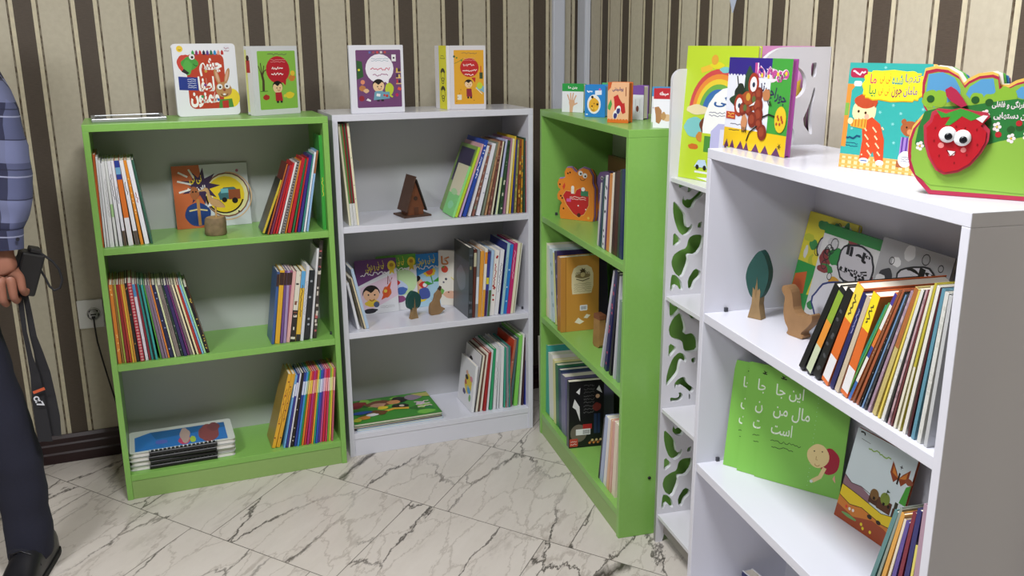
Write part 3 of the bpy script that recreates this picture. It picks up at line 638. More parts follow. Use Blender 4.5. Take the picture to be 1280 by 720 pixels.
def cover_white(a):
    a.B(.62,.5,.24,.22,'#e2c832',3); a.B(.5,.62,.1,.06,'#26242a',5); a.B(.7,.38,.12,.07,'#4a9ad0',7); a.B(.5,.72,.08,.05,'#d8a890',8); a.B(.8,.66,.09,.06,'#d88a9a',9); a.B(.4,.28,.1,.06,'#3a2a6a',11); a.B(.45,.5,.07,.06,'#b8583a',12); a.B(.8,.25,.07,.08,'#6aa84a',13)
    a.L([(.55,.42),(.62,.36),(.6,.46),(.7,.44)], .03, '#5ab0e0')
row(FB, ZS[2], .03, q(190,692), q(222,355), q(208,688), q(240,350), [('white','#e2e2e6',1,1,{'cover':cover_white,'w':.17})], f'right-hand row, bottom shelf of {LB}', 'white books on the bottom shelf, narrow white bookcase')
def cover_two(a): a.R(0,0,1,1,'#dfdde0'); a.B(.7,.7,.2,.1,'#b89a7a',4); a.B(.4,.8,.1,.06,'#3a3434',6)
row(FB, ZS[2], .03, q(210,688), q(270,258), q(470,655), q(460,215), [('black-edged','#262428',.6,.95,{'cover':cover_two}),('cream','#e2dccb',1.2,.94,{}),('brown','#6a4438',.8,.95,{}),('ivory','#e8e2d4',1.2,.97,{}),('dark red','#a02428',1.6,.98,{}),('white','#e4e4ea',1.2,1,{}),('green','#2f9a68',1.6,1.02,{}),('white','#dcdce2',1.7,1,{'txt':'#a8a8b0'}),('pale grey','#cfd2d8',1.3,1,{}),('white','#e4e4e8',2.1,1.02,{}),('sea green','#3aa086',1,1,{}),('grey','#8a8c94',1.3,1,{}),('teal','#2a8c80',.8,1.02,{}),('plum-brown','#7a4a58',.9,1,{})],
    f'right-hand row, bottom shelf of {LB}', 'white books on the bottom shelf, narrow white bookcase', start=1)
row(FB, ZS[2], .03, q(428,655), q(495,160), q(585,625), q(588,148), [('brick red','#a86a54',1.6,.98,{'left':'#c8472c','mess':['#a86a54','#8a5a4a','#c09080']}),('slate','#4a6468',1.5,1,{}),('light green','#7cc858',2.3,1.03,{}),('white','#e6e8e0',.7,1.05,{}),('dark plum','#3a2028',1.2,1,{}),('navy','#2a3488',.9,1,{}),('brown','#6a3a22',1,1.02,{})], f'right-hand row, bottom shelf of {LB}', 'tall books on the bottom shelf, narrow white bookcase', start=15)
# right green bookcase
q = sc(680, 185, 5.145)
row(FC, ZS[0], .02, q(340,615), q(368,200), q(500,698), q(522,130), [('pale grey','#c2c0c0',.9,.93,{}),('slate blue','#3a4462',1,.98,{}),('dark teal','#24504a',.9,1,{}),('white dotted','#dcdce2',1.6,1,{'nd':9,'dots':'#3a3a44'}),('purple','#5a3a6a',.9,1,{}),('orange','#d08a4a',1.6,1,{}),('cream','#e4dcca',1.2,1,{}),('dark brown','#3a2622',1.6,1,{}),('brown','#4a2a22',1.7,1,{}),('dark green','#2a4434',1.2,1,{}),('navy','#28345c',1.6,.99,{})],
    f'row on the top shelf of {LC_}', 'books on the top shelf, right green bookcase', jit=.001)
q = sc(670, 280, 4.8)
row(FC, ZS[1], .02, q(50,560), q(46,100), q(142,632), q(122,165), [('peach','#d8b4a0',1.4,1,{}),('cream','#e2dcc8',1,1,{}),('white','#dcdee0',1.2,.98,{}),('pale blue','#c0d4e0',1.9,.96,{'nd':4,'dots':'#8aa8b8'}),('pale yellow','#d8d890',.8,.94,{}),('purple','#3a2f5c',1.6,.98,{'nd':4,'dots':'#9a8ac0'})], f'left row, middle shelf of {LC_}', 'books on the middle shelf, right green bookcase', jit=.001)
q = sc(665, 400, 3.0)
row(FC, ZS[1], .02, q(255,160), (767.5, 340.5), q(322,222), (777.5, 341), [('silver','#c8c8d4',.8,1,{}),('navy dotted','#2a2c5c',1.5,1,{'nd':12,'dots':'#c04a6a'}),('black','#1c1a24',1.2,.98,{}),('pale grey','#c2c4cc',1,.96,{}),('grey-green','#7a9484',1.2,.75,{})], f'right row, middle shelf of {LC_}', 'books on the middle shelf, right green bookcase', jit=.001)
row(FC, ZS[2], .02, q(28,362), q(22,50), q(128,456), q(125,225), [('cream','#e2ddce',1.4,.98,{}),('white','#d8d8de',.8,.95,{}),('teal','#3fa09c',2.3,1.02,{}),('white','#e0dedd',1.9,1,{}),('pale yellow','#dcd69a',1,1,{}),('dark green','#2a6a4c',1.2,1,{}),('navy','#26385a',1.1,1,{}),('grey-violet','#6c688c',1.8,1,{})], f'left row, bottom shelf of {LC_}', 'books on the bottom shelf, right green bookcase', jit=.001)
row(FC, ZS[2], .02, q(246,622), q(270,368), q(308,688), q(322,385), [('black','#25222a',.6,1,{}),('pale blue','#a8b4d4',1.5,1.02,{}),('white','#e0dede',1.3,1,{}),('peach','#e0b090',1,1,{}),('rose','#d8a49a',1,1,{}),('cream','#e4d4c0',1.6,.98,{})], f'right row, bottom shelf of {LC_}', 'books on the bottom shelf, right green bookcase', jit=.001)
# large white bookcase
q = sc(990, 330, 3.0)
def binder(a): a.R(0,0,1,1,'#1c1c1e')
lab = lambda t, m_, b_: {'bands':[(.06,.30,b_),(.30,.62,m_),(.62,.94,t)],'cover':binder}
row(FE, ZS[0], .012, q(22,372), q(155,92), q(208,470), q(325,130), [('black','#1b1b1d',1.5,1.02,{'cover':binder}),('green, orange and cream','#25262a',1.7,1.0,{'bands':[(.02,.33,'#c9d3b4'),(.33,.62,'#e0923a'),(.62,.95,'#8aa83c')]}),('black patterned','#202022',1.8,1.0,{'nd':9,'dots':'#4a4c50'}),('orange and yellow','#dc7030',2.1,1.06,{'bands':[(.66,1,'#ead44a'),(.04,.28,'#e6e6ea')],'txt':'#5a4a2a','tz':(.70,.9)}),('navy','#2a2c60',1.1,1,{'txt':'#9a9ac8','tz':(.6,.85)}),('beige','#c8b8a0',1.1,.98,{}),('orange and lemon','#d96c2e',2,1.02,{'bands':[(.66,1,'#f0dc2c'),(.04,.28,'#e6e6ea')],'txt':'#5a4a2a','tz':(.72,.9)})],
    f'row, top shelf of {LE}', 'books in the leaning row, large white bookcase', jit=.001)
row(FE, ZS[0], .012, q(188,486), q(368,120), q(503,695), q(600,95), [('teal','#2f8a72',1,.9,{}),('green','#5a9a50',.8,.92,{}),('striped','#d87a3a',1.6,1,{'bands':[(.18,.42,'#e4e2de'),(.42,.52,'#3a4a94'),(.68,.9,'#e4e2de'),(.9,1,'#4a3f94'),(0,.18,'#3a6ab0')]}),('brown','#8a5438',1.2,1.02,{'nd':7,'dots':'#c0a080'}),('rust','#a0583a',1.3,1.02,{}),('black','#222022',.8,1,{'nd':5,'dots':'#c8c8c8'}),('blue-grey','#6c8cb4',.8,.98,{}),('dark mottled','#3c3c40',1,.98,{'mess':['#3c3c40','#8a8c90','#5a5c60']}),('mauve','#a08698',1.4,1,{'mess':['#a08698','#b8a4b0']}),('brown and olive','#c0b070',2.2,1.02,{'bands':[(.55,1,'#a8683a')]}),('yellow','#dcc65a',1,1,{}),('white','#d8d8d4',1.6,1,{'mess':['#d8d8d4','#b8bcc0','#e6e6e2']}),('black','#2a2828',.6,1,{}),('pale pink','#b898a0',1,1,{'mess':['#b898a0','#8a7078']}),('maroon','#6a3438',.8,1,{}),('cream','#dad6c4',1.3,1.02,{}),
  ('olive-yellow','#b8ac3c',1.2,1.04,{'bands':[(0,.45,'#d8d4c0')]}),('white','#dcdad4',1.7,1.02,{}),('dark maroon','#4a2228',1,1,{}),('steel blue','#5a8ca0',1.7,1.0,{}),('pale grey','#cfd0cc',2,.98,{'mess':['#cfd0cc','#c2c4be']}),('grey','#b8babc',1.8,.96,{})],
    f'row, top shelf of {LE}', 'books in the leaning row, large white bookcase', jit=.001, start=7)
row(FE, ZS[1], .012, (1068, 782), (1120, 640), (1149, 800), (1164, 617), [('teal-grey','#5a8486',1.3,.98,{}),('grey-green','#8a948a',.8,1,{}),('amber','#d8a04a',1.2,.95,{}),('cream','#e0d4c0',.8,.9,{}),('purple','#5a4a94',1.2,.88,{}),('maroon','#7a2438',1.2,.94,{}),('navy','#2c2c6a',1.5,.95,{}),('yellow','#d8cc6a',.8,.72,{}),('mauve','#a88a9c',2,.96,{}),('dusty pink','#b08c98',1.6,.98,{})],
    f'right row, middle shelf of {LE}', 'books on the middle shelf, large white bookcase', jit=.001)
# ------------------------------------------------------------------ books shown by their covers
def a_white(a):
    a.RR(.2,.1,.80,.86,'#b8402a',.1)
    a.E(.12,.93,.05,'#ecc93a'); a.arc(.12,.93,.02,.008,'#6a4a10',PI*1.1,PI*1.9,6)
    for k, c in enumerate(['#3aa04a','#8a2a6a','#c8302a','#1a1a3a','#5a3a8a','#2a6a4a','#2a8ac8','#e0a08a','#b82a2a']):
        u = .30+k*.058; a.R(u,.845,u+.042,.885,c); a.P([(u,.885),(u+.042,.885),(u+.021,.915)],c)
    a.B(.19,.72,.14,.15,'#c8443a',2); a.B(.26,.73,.13,.11,'#4a9c42',5); a.B(.22,.68,.07,.12,'#58ac4c',6); a.E(.30,.82,.045,WH); a.E(.305,.815,.02,'#151515'); a.arc(.36,.74,.05,.012,'#2a5a2a',PI*1.1,PI*1.6,6); a.P([(.12,.62),(.2,.58),(.24,.6),(.16,.66)],'#2a2a28')
    a.P([(.06,.37),(.36,.355),(.36,.535),(.06,.555)],'#24398c'); a.scrib(.2,.38,.33,.53,'#d8dcf0',5,.008,3)
    a.T('چشم',.40,.55,.76,.80,'#f4f2f0',.05); a.T('لطفا',.36,.34,.62,.55,'#f4f2f0',.05); a.T('ممنون',.22,.12,.68,.35,'#f4f2f0',.05)
    for u, v, c in ((.50,.62,'#c8a04a'),(.47,.43,'#7a3a8a'),(.41,.27,'#3a9a5a'),(.56,.22,'#c84a3a'),(.66,.22,'#2a6ab0')): a.E(u,v,.022,c)
    a.E(.88,.24,.13,'#ecd23a',.15); a.B(.76,.36,.13,.12,'#b88a5a',9,amp=.04); a.E(.67,.54,.035,'#b88a5a',.13,.25); a.E(.83,.55,.035,'#b88a5a',.13,-.3); a.E(.675,.54,.018,'#d8a890',.09,.25); a.E(.825,.55,.018,'#d8a890',.09,-.3)
    a.E(.70,.40,.045,WH); a.E(.82,.41,.045,WH); a.E(.705,.395,.018,'#1a1a1a'); a.E(.815,.405,.018,'#1a1a1a'); a.E(.77,.355,.022,'#8a3a2a'); a.R(.745,.28,.785,.305,WH); a.arc(.765,.32,.06,.012,'#5a3a20',PI*1.1,PI*1.9,8)
    a.P([(.66,.10),(.90,.11),(.88,.23),(.68,.22)],'#4a8a3a'); a.P([(.72,.10),(.82,.10),(.82,.21),(.72,.2)],'#b8302a')
    a.E(.86,.93,.055,'#dfdfe8'); a.scrib(.82,.88,.90,.95,'#b07a8a',2,.01,2)
face_book('board_book', FA, (223,145.8), (300.8,142), ZT, 55, .014, '#e6e7ee', a_white, 'white board book with rabbit and green dinosaur on top of the left green bookcase', d=.18, right_d=.21, r=.012, tilt=.03)
def bubble(bg, bub, hair, shirt, extra, col='#f0e8e4', frame='#c9ccd2'):
    def f(a):
        a.RR(.12,.08,.95,.93,bg,.02)
        a.scrib(.34,.86,.76,.90,'#5a5a4a',1,.012,5)
        a.E(.55,.655,.26,bub,.255); a.P([(.60,.50),(.72,.50),(.70,.42)],bub)
        a.scrib(.40,.755,.72,.815,'#d89a9a' if bub != '#e8e6ee' else '#8aa8b8',2,.008,6)
        extra(a)
        a.E(.52,.40,.105,'#e6c49a',.11); a.hair(.52,.405,.105,hair); a.E(.50,.39,.012,'#2a1a14'); a.E(.57,.39,.012,'#2a1a14'); a.arc(.54,.375,.03,.01,'#a84a3a',PI*1.1,PI*1.9,6)
        a.P([(.46,.325),(.60,.325),(.62,.20),(.46,.20)],shirt); a.R(.48,.17,.53,.20,'#2a2028'); a.R(.56,.17,.61,.20,'#2a2028')
    return f
def ex_green(a):
    a.L([(.21,.35),(.22,.5),(.19,.62)],.05,'#4a3a2a'); 
    for p in ((.13,.72),(.18,.76),(.25,.72),(.29,.66)): a.L([(.20,.56),(p[0]*.5+.1,.64),p],.018,'#4a3a2a')
    a.R(.14,.345,.3,.355,'#3a6a2a')
    a.B(.26,.26,.07,.05,'#a8302a',3); a.B(.78,.28,.10,.06,'#e0c832',4); a.E(.67,.27,.03,'#d8c84a'); a.B(.85,.53,.08,.06,'#c87a34',6); a.E(.87,.60,.05,'#e0b83a')
    a.scrib(.42,.645,.66,.71,'#f4e6e4',1,.02,8); a.scrib(.40,.565,.66,.63,'#f4e6e4',1,.018,9)
def side_a(a): a.R(.35,0,1,1,'#e0e2e6'); a.R(.05,.05,.32,.95,'#dce08a'); a.R(.2,.62,.7,.8,'#b02a2a'); a.E(.45,.83,.2,'#1c1614')
face_book('boxed_book', FA, (319.7,145), (375.8,139.8), ZT, 58, .045, '#cfd2d6', bubble('#84b84a','#b4202e','#1c1818','#b02430',ex_green), 'grey-framed green picture book with red speech bubble on top of the left green bookcase', d=.11, right_d=.18, r=.003, tilt=.0, spine='#d8dadd', spine_art=side_a)
def ex_purple(a):
    a.P([(.13,.5),(.25,.54),(.23,.76),(.13,.78)],'#2f5a34'); a.E(.17,.64,.02,'#d8d23a')
    a.R(.78,.76,.86,.86,WH); a.E(.82,.81,.018,'#2a2a3a')
    for k in range(3):
        a.R(.85,.42+k*.085,.95,.435+k*.085,'#d8b878'); a.R(.86,.435+k*.085,.885,.49+k*.085,['#c8302a','#2a2a2a','#d8c03a'][k]); a.R(.90,.435+k*.085,.93,.48+k*.085,['#2a2a3a','#e0c86a','#3a3a2a'][k])
    a.E(.23,.46,.04,'#d88a6a'); a.B(.22,.37,.06,.05,'#b87a4a',3); a.B(.29,.33,.05,.04,'#d8b48a',5); a.E(.2,.22,.05,'#8a2a3a'); a.P([(.28,.19),(.36,.17),(.37,.19),(.31,.22)],WH)
    a.B(.72,.35,.08,.11,'#b8c83a',4,amp=.05); a.L([(.70,.27),(.78,.23)],.03,'#b8c83a'); a.P([(.87,.34),(.93,.32),(.95,.36),(.89,.38)],'#d85a4a'); a.E(.86,.26,.03,'#b82a5a')
    for k, c in enumerate(('#5a6ab0','#a04a5a','#c84a4a','#d8d0d0','#b84a4a')): a.R(.36+k*.07,.88,.40+k*.07,.91,c)
    a.scrib(.38,.61,.74,.69,'#c8607a',1,.016,11); a.scrib(.42,.53,.70,.60,'#a87a9a',1,.016,12)
def purp(a):
    bubble('#6e4470','#e8e6ee','#161214','#6aa0b4',ex_purple)(a); a.P([(.42,.19),(.72,.21),(.72,.31),(.44,.31)],'#6a9cb0'); a.P([(.47,.25),(.54,.24),(.55,.28),(.48,.29)],WH); a.E(.62,.26,.02,'#c8302a'); a.E(.67,.25,.025,'#b8382a')
def side_p(a): a.R(.5,0,1,1,'#d4d8e0'); a.R(.0,.35,.35,.95,'#5a6488')
face_book('boxed_book', FB, (439.6,143), (506.3,140.8), ZT, 56.8, .014, '#dcdde6', purp, 'white-framed purple picture book with white speech bubble on top of the narrow white bookcase', d=.025, right_d=.035, r=.003, tilt=0, spine='#dcdde6', spine_art=side_p)
def ex_orange(a):
    a.L([(.13,.72),(.25,.75),(.38,.80)],.012,'#6a7a3a'); a.E(.2,.81,.025,'#4a7a3a'); a.E(.13,.83,.03,'#3a5a3a'); a.E(.33,.77,.03,'#6a8a3a')
    a.R(.83,.48,.92,.58,'#3a4a30'); a.L([(.87,.58),(.87,.68)],.03,'#c0502a'); a.P([(.72,.33),(.95,.26),(.95,.36),(.80,.40)],'#7aa8b8'); a.B(.83,.37,.08,.1,'#b8c83a',5,amp=.05); a.L([(.72,.34),(.90,.24)],.02,'#d8dcc8')
    a.R(.2,.15,.32,.23,'#ddd8c4'); 
    for k in range(8): a.E(.18+(k*.37 % .7),.13+(k*.23 % .4),.012,'#7a4a2a')
    a.scrib(.38,.66,.68,.73,'#f2dcd8',1,.02,15); a.scrib(.36,.58,.76,.64,'#f2dcd8',1,.02,16); a.scrib(.42,.52,.66,.57,'#f2dcd8',1,.02,17)
def side_o(a):
    a.R(.36,.0,1,1,'#e6e22e'); a.R(.28,0,.36,1,'#d8d8e4')
    a.L([(.5,.80),(.55,.84),(.75,.84),(.88,.80),(.5,.80)],.02,'#6a6a20')
    for z in (.5,.22): a.arc(.68,z+.02,.16,.03,'#3a3a18',0,2*PI,14); a.arc(.68,z+.05,.16,.09,'#2a2a14',.3,PI-.3,8); a.arc(.68,z-.05,.1,.03,'#3a3a18',0,2*PI,10)
ob = face_book('boxed_book', FB, (563.2,136.9), (607.5,138), ZT, 57.2, .014, '#cfcdd2', bubble('#d8a02e','#b8282a','#1a1414','#8a2a3a',ex_orange), 'orange picture book with bright yellow spine on top of the narrow white bookcase', d=.075, right_d=.04, r=.002, tilt=0, spine='#e4e2e6')
m = MB(); hh = max(v.co.z for v in ob.data.vertices); X = Matrix.Rotation(math.radians(112), 4, 'Z'); m.box(.001, .0, 0, .105, .012, hh, paper('#e4e2e6'), X=X)
sa = Art(.105, hh); side_o(sa); m.art(sa, Matrix.Rotation(math.radians(-68), 4, 'Z') @ Matrix.Translation((-.105, -.0122, 0))); m.build('yellow_spine', ob)
# leaning comic of the left bookcase's top shelf
def a_horse(a):
    a.R(.36,0,1,1,'#c9cfd2'); a.P([(0,0),(.37,0),(.40,.5),(.36,1),(0,1)],'#c0653a')
    a.E(.70,.5,.30,'#7a4a3a',.31); a.E(.70,.5,.285,'#dcd8a0',.29); a.E(.68,.5,.255,'#e0c426',.26); a.arc(.67,.5,.25,.02,'#1a1818',PI*1.0,PI*1.9,16); a.arc(.70,.48,.33,.015,'#d8b48a',-PI*.7,PI*.5,20)
    a.star(.36,.66,.26,.12,9,'#3a2a4a'); 
    for p in (((.06,.76),(.24,.70)),((.07,.58),(.22,.62)),((.22,.94),(.28,.8)),((.08,.90),(.2,.82))): a.L(p,.025,'#e4e0dc')
    a.T('لادن بره',.18,.56,.42,.68,'#f0ece8',.03); a.T('نی نی',.22,.70,.38,.84,'#e0c832',.03)
    a.P([(.58,.52),(.66,.62),(.80,.62),(.86,.55),(.86,.44),(.60,.42)],'#3a6a70'); a.R(.72,.42,.88,.58,'#8a4a2a'); a.E(.66,.42,.035,'#181818'); a.E(.80,.40,.04,'#181818'); a.R(.62,.53,.72,.60,'#6ab0b8')
    a.B(.29,.22,.17,.16,'#24407c',4,amp=.05); a.L([(.18,.28),(.30,.30),(.42,.27)],.02,'#d8c88a'); a.P([(.42,.32),(.50,.50),(.54,.36)],'#e4e2e0')
    a.R(.285,.04,.325,.46,'#b8864a'); a.B(.27,.56,.06,.09,'#a0603a',7); a.E(.25,.58,.012,'#2a1a10'); a.E(.29,.58,.012,'#2a1a10'); a.E(.86,.88,.02,'#a85a7a'); a.E(.84,.22,.012,'#181818')
face_book('board_book', FA, (221.5,283.5), (314.5,275), ZS[0], 208.5, .010, '#c8ccd0', a_horse, 'board book with orange band and yellow circle behind the carved bird, left green bookcase', d=.228, right_d=.24, r=.01, tilt=.08)
# three board books and a fourth on the narrow white bookcase
def nini(bg, title2, body):
    def f(a):
        a.R(0,0,1,1,'#d8dade'); body(a)
        a.P([(0,.52),(1,.82),(1,1),(0,1)],bg) if bg != '#5aa03a' else a.P([(0,.62),(1,.80),(1,1),(0,1)],bg)
        a.T('نی نی و دوکی',.24,.78,.70,.96,'#ecd84a',.03,.2); a.scrib(.12,.68,.82,.80,'#f0eef0',1,.022,4)
        a.E(.88,.86,.10,'#ead03a',.12); a.E(.88,.87,.05,'#b88a2a'); a.P([(.84,.84),(.92,.84),(.94,.70),(.88,.74),(.82,.70)],'#e0c030')
    return f
def b_purp(a):
    a.P([(.1,0),(1,.3),(1,.72),(.1,.5)],'#d8c0d0'); a.E(.35,.36,.19,'#e2b490',.17); a.hair(.35,.37,.19,'#1c1614',1.12); a.B(.36,.2,.17,.09,'#d8b83a',5); a.E(.46,.17,.07,'#4a5a7a'); a.B(.3,.06,.18,.06,'#23242c',6); a.E(.28,.36,.02,'#1a1414'); a.E(.43,.35,.02,'#1a1414'); a.arc(.36,.29,.06,.02,'#8a3a2a',PI*1.1,PI*1.9,7)
    a.B(.73,.38,.11,.13,'#c8622e',7); a.P([(.58,.24),(.76,.30),(.86,.58),(.70,.44)],'#c8502a'); a.L([(.76,.52),(.78,.68),(.82,.56),(.88,.64)],.02,'#7a2a1a'); a.E(.70,.40,.04,'#d8b84a')
    a.scrib(.55,.08,.9,.14,'#8a8a8a',2,.006,3)
def b_grn(a):
    a.E(.6,.5,.4,'#bcd8a4',.33); a.B(.5,.4,.25,.2,'#b8c8e4',2); a.B(.45,.5,.12,.08,'#c83a3a',5); a.B(.6,.35,.14,.1,'#4a6ab0',6); a.B(.5,.2,.2,.09,'#8a4a7a',8); a.E(.42,.42,.07,WH); a.E(.43,.41,.03,'#1a1a2a')
def b_blu(a):
    a.R(0,0,1,.75,'#a8cce0'); a.B(.2,.42,.18,.2,'#e2b490',3); a.B(.12,.55,.2,.13,'#1c1820',5); a.B(.4,.42,.12,.08,'#c8342e',6); a.E(.42,.41,.05,WH); a.B(.25,.2,.25,.14,'#e0c83a',8); a.B(.4,.25,.14,.14,'#4a5aa0',9)
    for k in range(9): a.E(.55+.11*math.cos(k*.7),.66+.07*math.sin(k*.7),.045,'#e8c83a')
    a.E(.55,.66,.085,'#d8583a'); a.L([(.58,.58),(.62,.42)],.025,'#4a9a3a'); a.P([(.62,.46),(.85,.58),(.92,.62),(.80,.45)],'#3f9a3a'); a.P([(.62,.42),(.48,.48),(.40,.46),(.5,.40)],'#3f9a3a'); a.scrib(.55,.10,.9,.16,'#7a8a9a',2,.006,7)
dB = .205
face_book('board_book', FB, (447.5,391), (498.8,383.3), ZS[1], 327, .008, '#8a4a78', nini('#6a3a74','',b_purp), 'purple-headed board book with a boy, leftmost of three on the narrow white bookcase', group='board books with yellow badges', d=dB, right_d=dB+.004, r=.010, tilt=.10)
face_book('board_book', FB, (474,388), (523.2,382.5), ZS[1], 321.5, .008, '#5aa03a', nini('#5aa03a','',b_grn), 'green-headed board book in the middle of three on the narrow white bookcase', group='board books with yellow badges', d=dB+.012, right_d=dB+.014, r=.010, tilt=.10)
face_book('board_book', FB, (511,384), (561.7,378.5), ZS[1], 319.5, .008, '#3a8ac8', nini('#2f86cc','',b_blu), 'blue-headed board book with a sunflower, rightmost of three on the narrow white bookcase', group='board books with yellow badges', d=dB+.024, right_d=dB+.026, r=.010, tilt=.10)
def b_ele(a):
    a.R(0,0,1,1,'#dcd8cc'); a.B(.5,.2,.32,.15,'#d8ac92',4); a.E(.4,.24,.03,'#4a2a20'); a.E(.62,.25,.03,'#4a2a20'); a.P([(.7,.3),(.9,.36),(.82,.22)],'#b84a7a'); a.T('کا',.1,.74,.45,.90,'#c87a3a',.03); a.E(.25,.66,.14,'#c8442e'); a.E(.2,.7,.04,'#4a9a3a'); a.B(.12,.25,.1,.12,'#6aa84a',6)
    a.L([(.5,.52),(.75,.42)],.04,'#d8cc6a'); a.E(.8,.6,.05,'#d8b83a'); a.E(.76,.75,.04,'#6a6a8a'); a.E(.3,.48,.05,'#3a3a4a'); a.E(.2,.42,.04,'#5a5a6a')
face_book('board_book', FB, (549,383.5), (579.5,386), ZS[1], 313, .018, '#cfc9b8', b_ele, 'cream board book with a pink animal beside the row, narrow white bookcase', d=.235, right_d=.18, r=.002, tilt=.03)
# right green bookcase
def face_gold(a):
    a.R(0,0,.13,1,'#b8813a'); a.L([(.13,0),(.13,1)],.012,'#8a5c24')
    pts = [(.30,.50),(.80,.50)]+[(.85,.60),(.85,.76),(.80,.84),(.68,.88),(.45,.88),(.33,.84),(.28,.76),(.28,.60)]
    a.P(pts,'#d9cda6')
    for k in range(7): a.arc(.42+k*.05,.77,.03,.01,'#4a3a24',0,2*PI,8)
    a.B(.57,.74,.2,.06,'#8a7a54',3); a.star(.57,.80,.09,.05,7,'#4a3a24'); a.L([(.40,.70),(.57,.67),(.75,.70)],.02,'#4a3a24'); a.E(.57,.755,.06,'#c8b888')
    a.scrib(.34,.52,.80,.65,'#6a5a3c',5,.006,4)
    a.RR(.50,.27,.70,.345,'#e6e6ea',.02)
    for k in range(9): a.R(.53+k*.016,.285,.53+k*.016+(.009 if k % 2 else .005),.33,'#24346a')
    a.P([(.36,.12),(.46,.18),(.55,.14),(.62,.12),(.5,.09)],'#e8e0cc'); a.P([(.60,.17),(.68,.22),(.78,.20),(.70,.16)],'#e8e0cc')
face_book('hardback_book', FC, (701,416.0), (748.0,411), ZS[1], 322.5, .034, '#c08a3c', face_gold, 'thick golden-brown hardback with crest and barcode on the right green bookcase', r=.002, tilt=.02, spine='#b07c34')
def face_black(a):
    a.R(0,0,1,1,'#1a191c'); a.P([(.1,.62),(.2,.58),(.32,.40),(.30,.62),(.16,.74)],'#dcdcdc'); a.P([(.2,.84),(.32,.90),(.3,.80)],WH); a.P([(.78,.86),(.95,.80),(.86,.92)],WH)
    a.scrib(.42,.5,.72,.95,'#8a8a8c',9,.008,5); a.E(.28,.22,.24,'#6a6258',.26)
    a.R(.40,.27,.66,.35,'#a82a2c'); a.R(.2,.19,.62,.28,'#e4e4e6')
    for k in range(14): a.R(.40+k*.015,.20,.40+k*.015+(.008 if k % 3 else .004),.265,'#1a1a1a')
    a.B(.80,.6,.12,.12,'#7a3430',3); a.E(.82,.76,.06,'#d8b090'); a.R(.72,.2,.80,.5,'#2a3a5a'); a.R(.82,.2,.9,.5,'#26365a'); a.RR(.02,.02,.26,.14,'#b8443a',.03); a.scrib(.05,.04,.22,.12,'#e8e0e0',2,.012,7)
    for k in range(9): a.E(.60+.04*k,.06+.02*(k % 3),.035,['#c87a3a','#8a5a3a','#d8c08a'][k % 3])
face_book('hardback_book', FC, (711,561.0), (754,556.7), ZS[2], 478, .028, '#1c1b20', face_black, 'black hardback with white barcode label and figures, bottom shelf of the right green bookcase', r=.002, tilt=.02, spine='#2a2a3c')
def board_shape(name, F, bl, br, z, ytop, th, outline, colour, layers, art, label, d, right_d, tilt=.02, child='page_layers'):
    Mx, w, h = stand_matrix(F, bl, br, z, ytop, tilt, d, right_d); b = MB()
    P = [(u*w, v*h) for u, v in outline]; area = sum(P[i][0]*P[(i+1) % len(P)][1]-P[(i+1) % len(P)][0]*P[i][1] for i in range(len(P)))
    if area < 0: P = P[::-1]
    k = len(layers); t = th/(k+1)
    b.prism(P, 0, t*.9, paper(colour)); a = Art(w, h); art(a); b.art(a); o = b.build(name, None, Mx)
    g = MB(); cx = sum(p[0] for p in P)/len(P)
    for i, (c, dx, dz) in enumerate(layers): g.prism([(x*1.0+dx, max(y+dz, 0) if y > 0.003 else y) for x, y in P], t*(i+1), t*(i+1.9), paper(c))
    g.build(child, o); tag(o, label, 'book'); return o
bear = [(.10,.0),(.97,.0),(1.0,.10),(.99,.62),(.93,.72),(.93,.86),(.84,.97),(.68,1.0),(.55,.94),(.52,.90),(.45,.93),(.36,.99),(.24,.98),(.19,.90),(.21,.80),(.14,.77),(.04,.76),(.0,.68),(.03,.60),(.09,.56),(.04,.52),(.0,.45),(.02,.37),(.1,.34),(.13,.30),(.09,.25),(.07,.12)]
def a_bear(a):
    a.P([(.15,.45),(.24,.55),(.38,.54),(.48,.50),(.52,.58),(.62,.62),(.76,.60),(.86,.48),(.86,.30),(.74,.12),(.58,.06),(.44,.12),(.26,.28)],'#b8282a'); a.L([(.15,.45),(.24,.55),(.38,.54),(.48,.50),(.52,.58),(.62,.62),(.76,.60),(.86,.48),(.86,.30),(.74,.12),(.58,.06),(.44,.12),(.26,.28),(.15,.45)],.012,'#d8b06a')
    for u, v in ((.62,.90),(.74,.86)): a.E(u,v,.06,WH); a.E(u+.01,v-.01,.025,'#1a1212')
    a.arc(.68,.82,.07,.014,'#5a2a1a',PI*1.1,PI*1.95,8)
    for u, v, r in ((.28,.88,.5),(.34,.9,.5),(.07,.66,.2),(.10,.44,.2),(.14,.40,.2),(.18,.2,.2)): a.E(u,v,.022,'#241814')
    a.P([(.14,.62),(.20,.70),(.22,.64),(.18,.56)],'#c8402e'); a.R(.38,.50,.46,.62,'#e2dcd0'); a.E(.42,.62,.04,'#e8e4dc'); a.R(.64,.47,.84,.57,'#3a7a5a'); a.E(.70,.60,.05,WH); a.R(.26,.34,.38,.40,'#c85a9a'); a.scrib(.34,.38,.78,.46,'#e8d0c8',2,.012,4); a.E(.78,.22,.015,WH); a.E(.58,.28,.018,WH); a.E(.60,.10,.05,'#4a2420'); a.E(.86,.06,.03,'#e0b84a')
board_shape('animal_board_book', FC, (696,273.5), (742,278.5), ZS[0], 208, .03, bear, '#d9822c', [('#8a6a9c',.002,.002),('#a88cc4',-.002,.004),('#d9822c',.003,.001),('#7a4a3a',.004,-.001)], a_bear, 'orange animal-shaped board book with red belly on the top shelf of the right green bookcase', .04, .14)
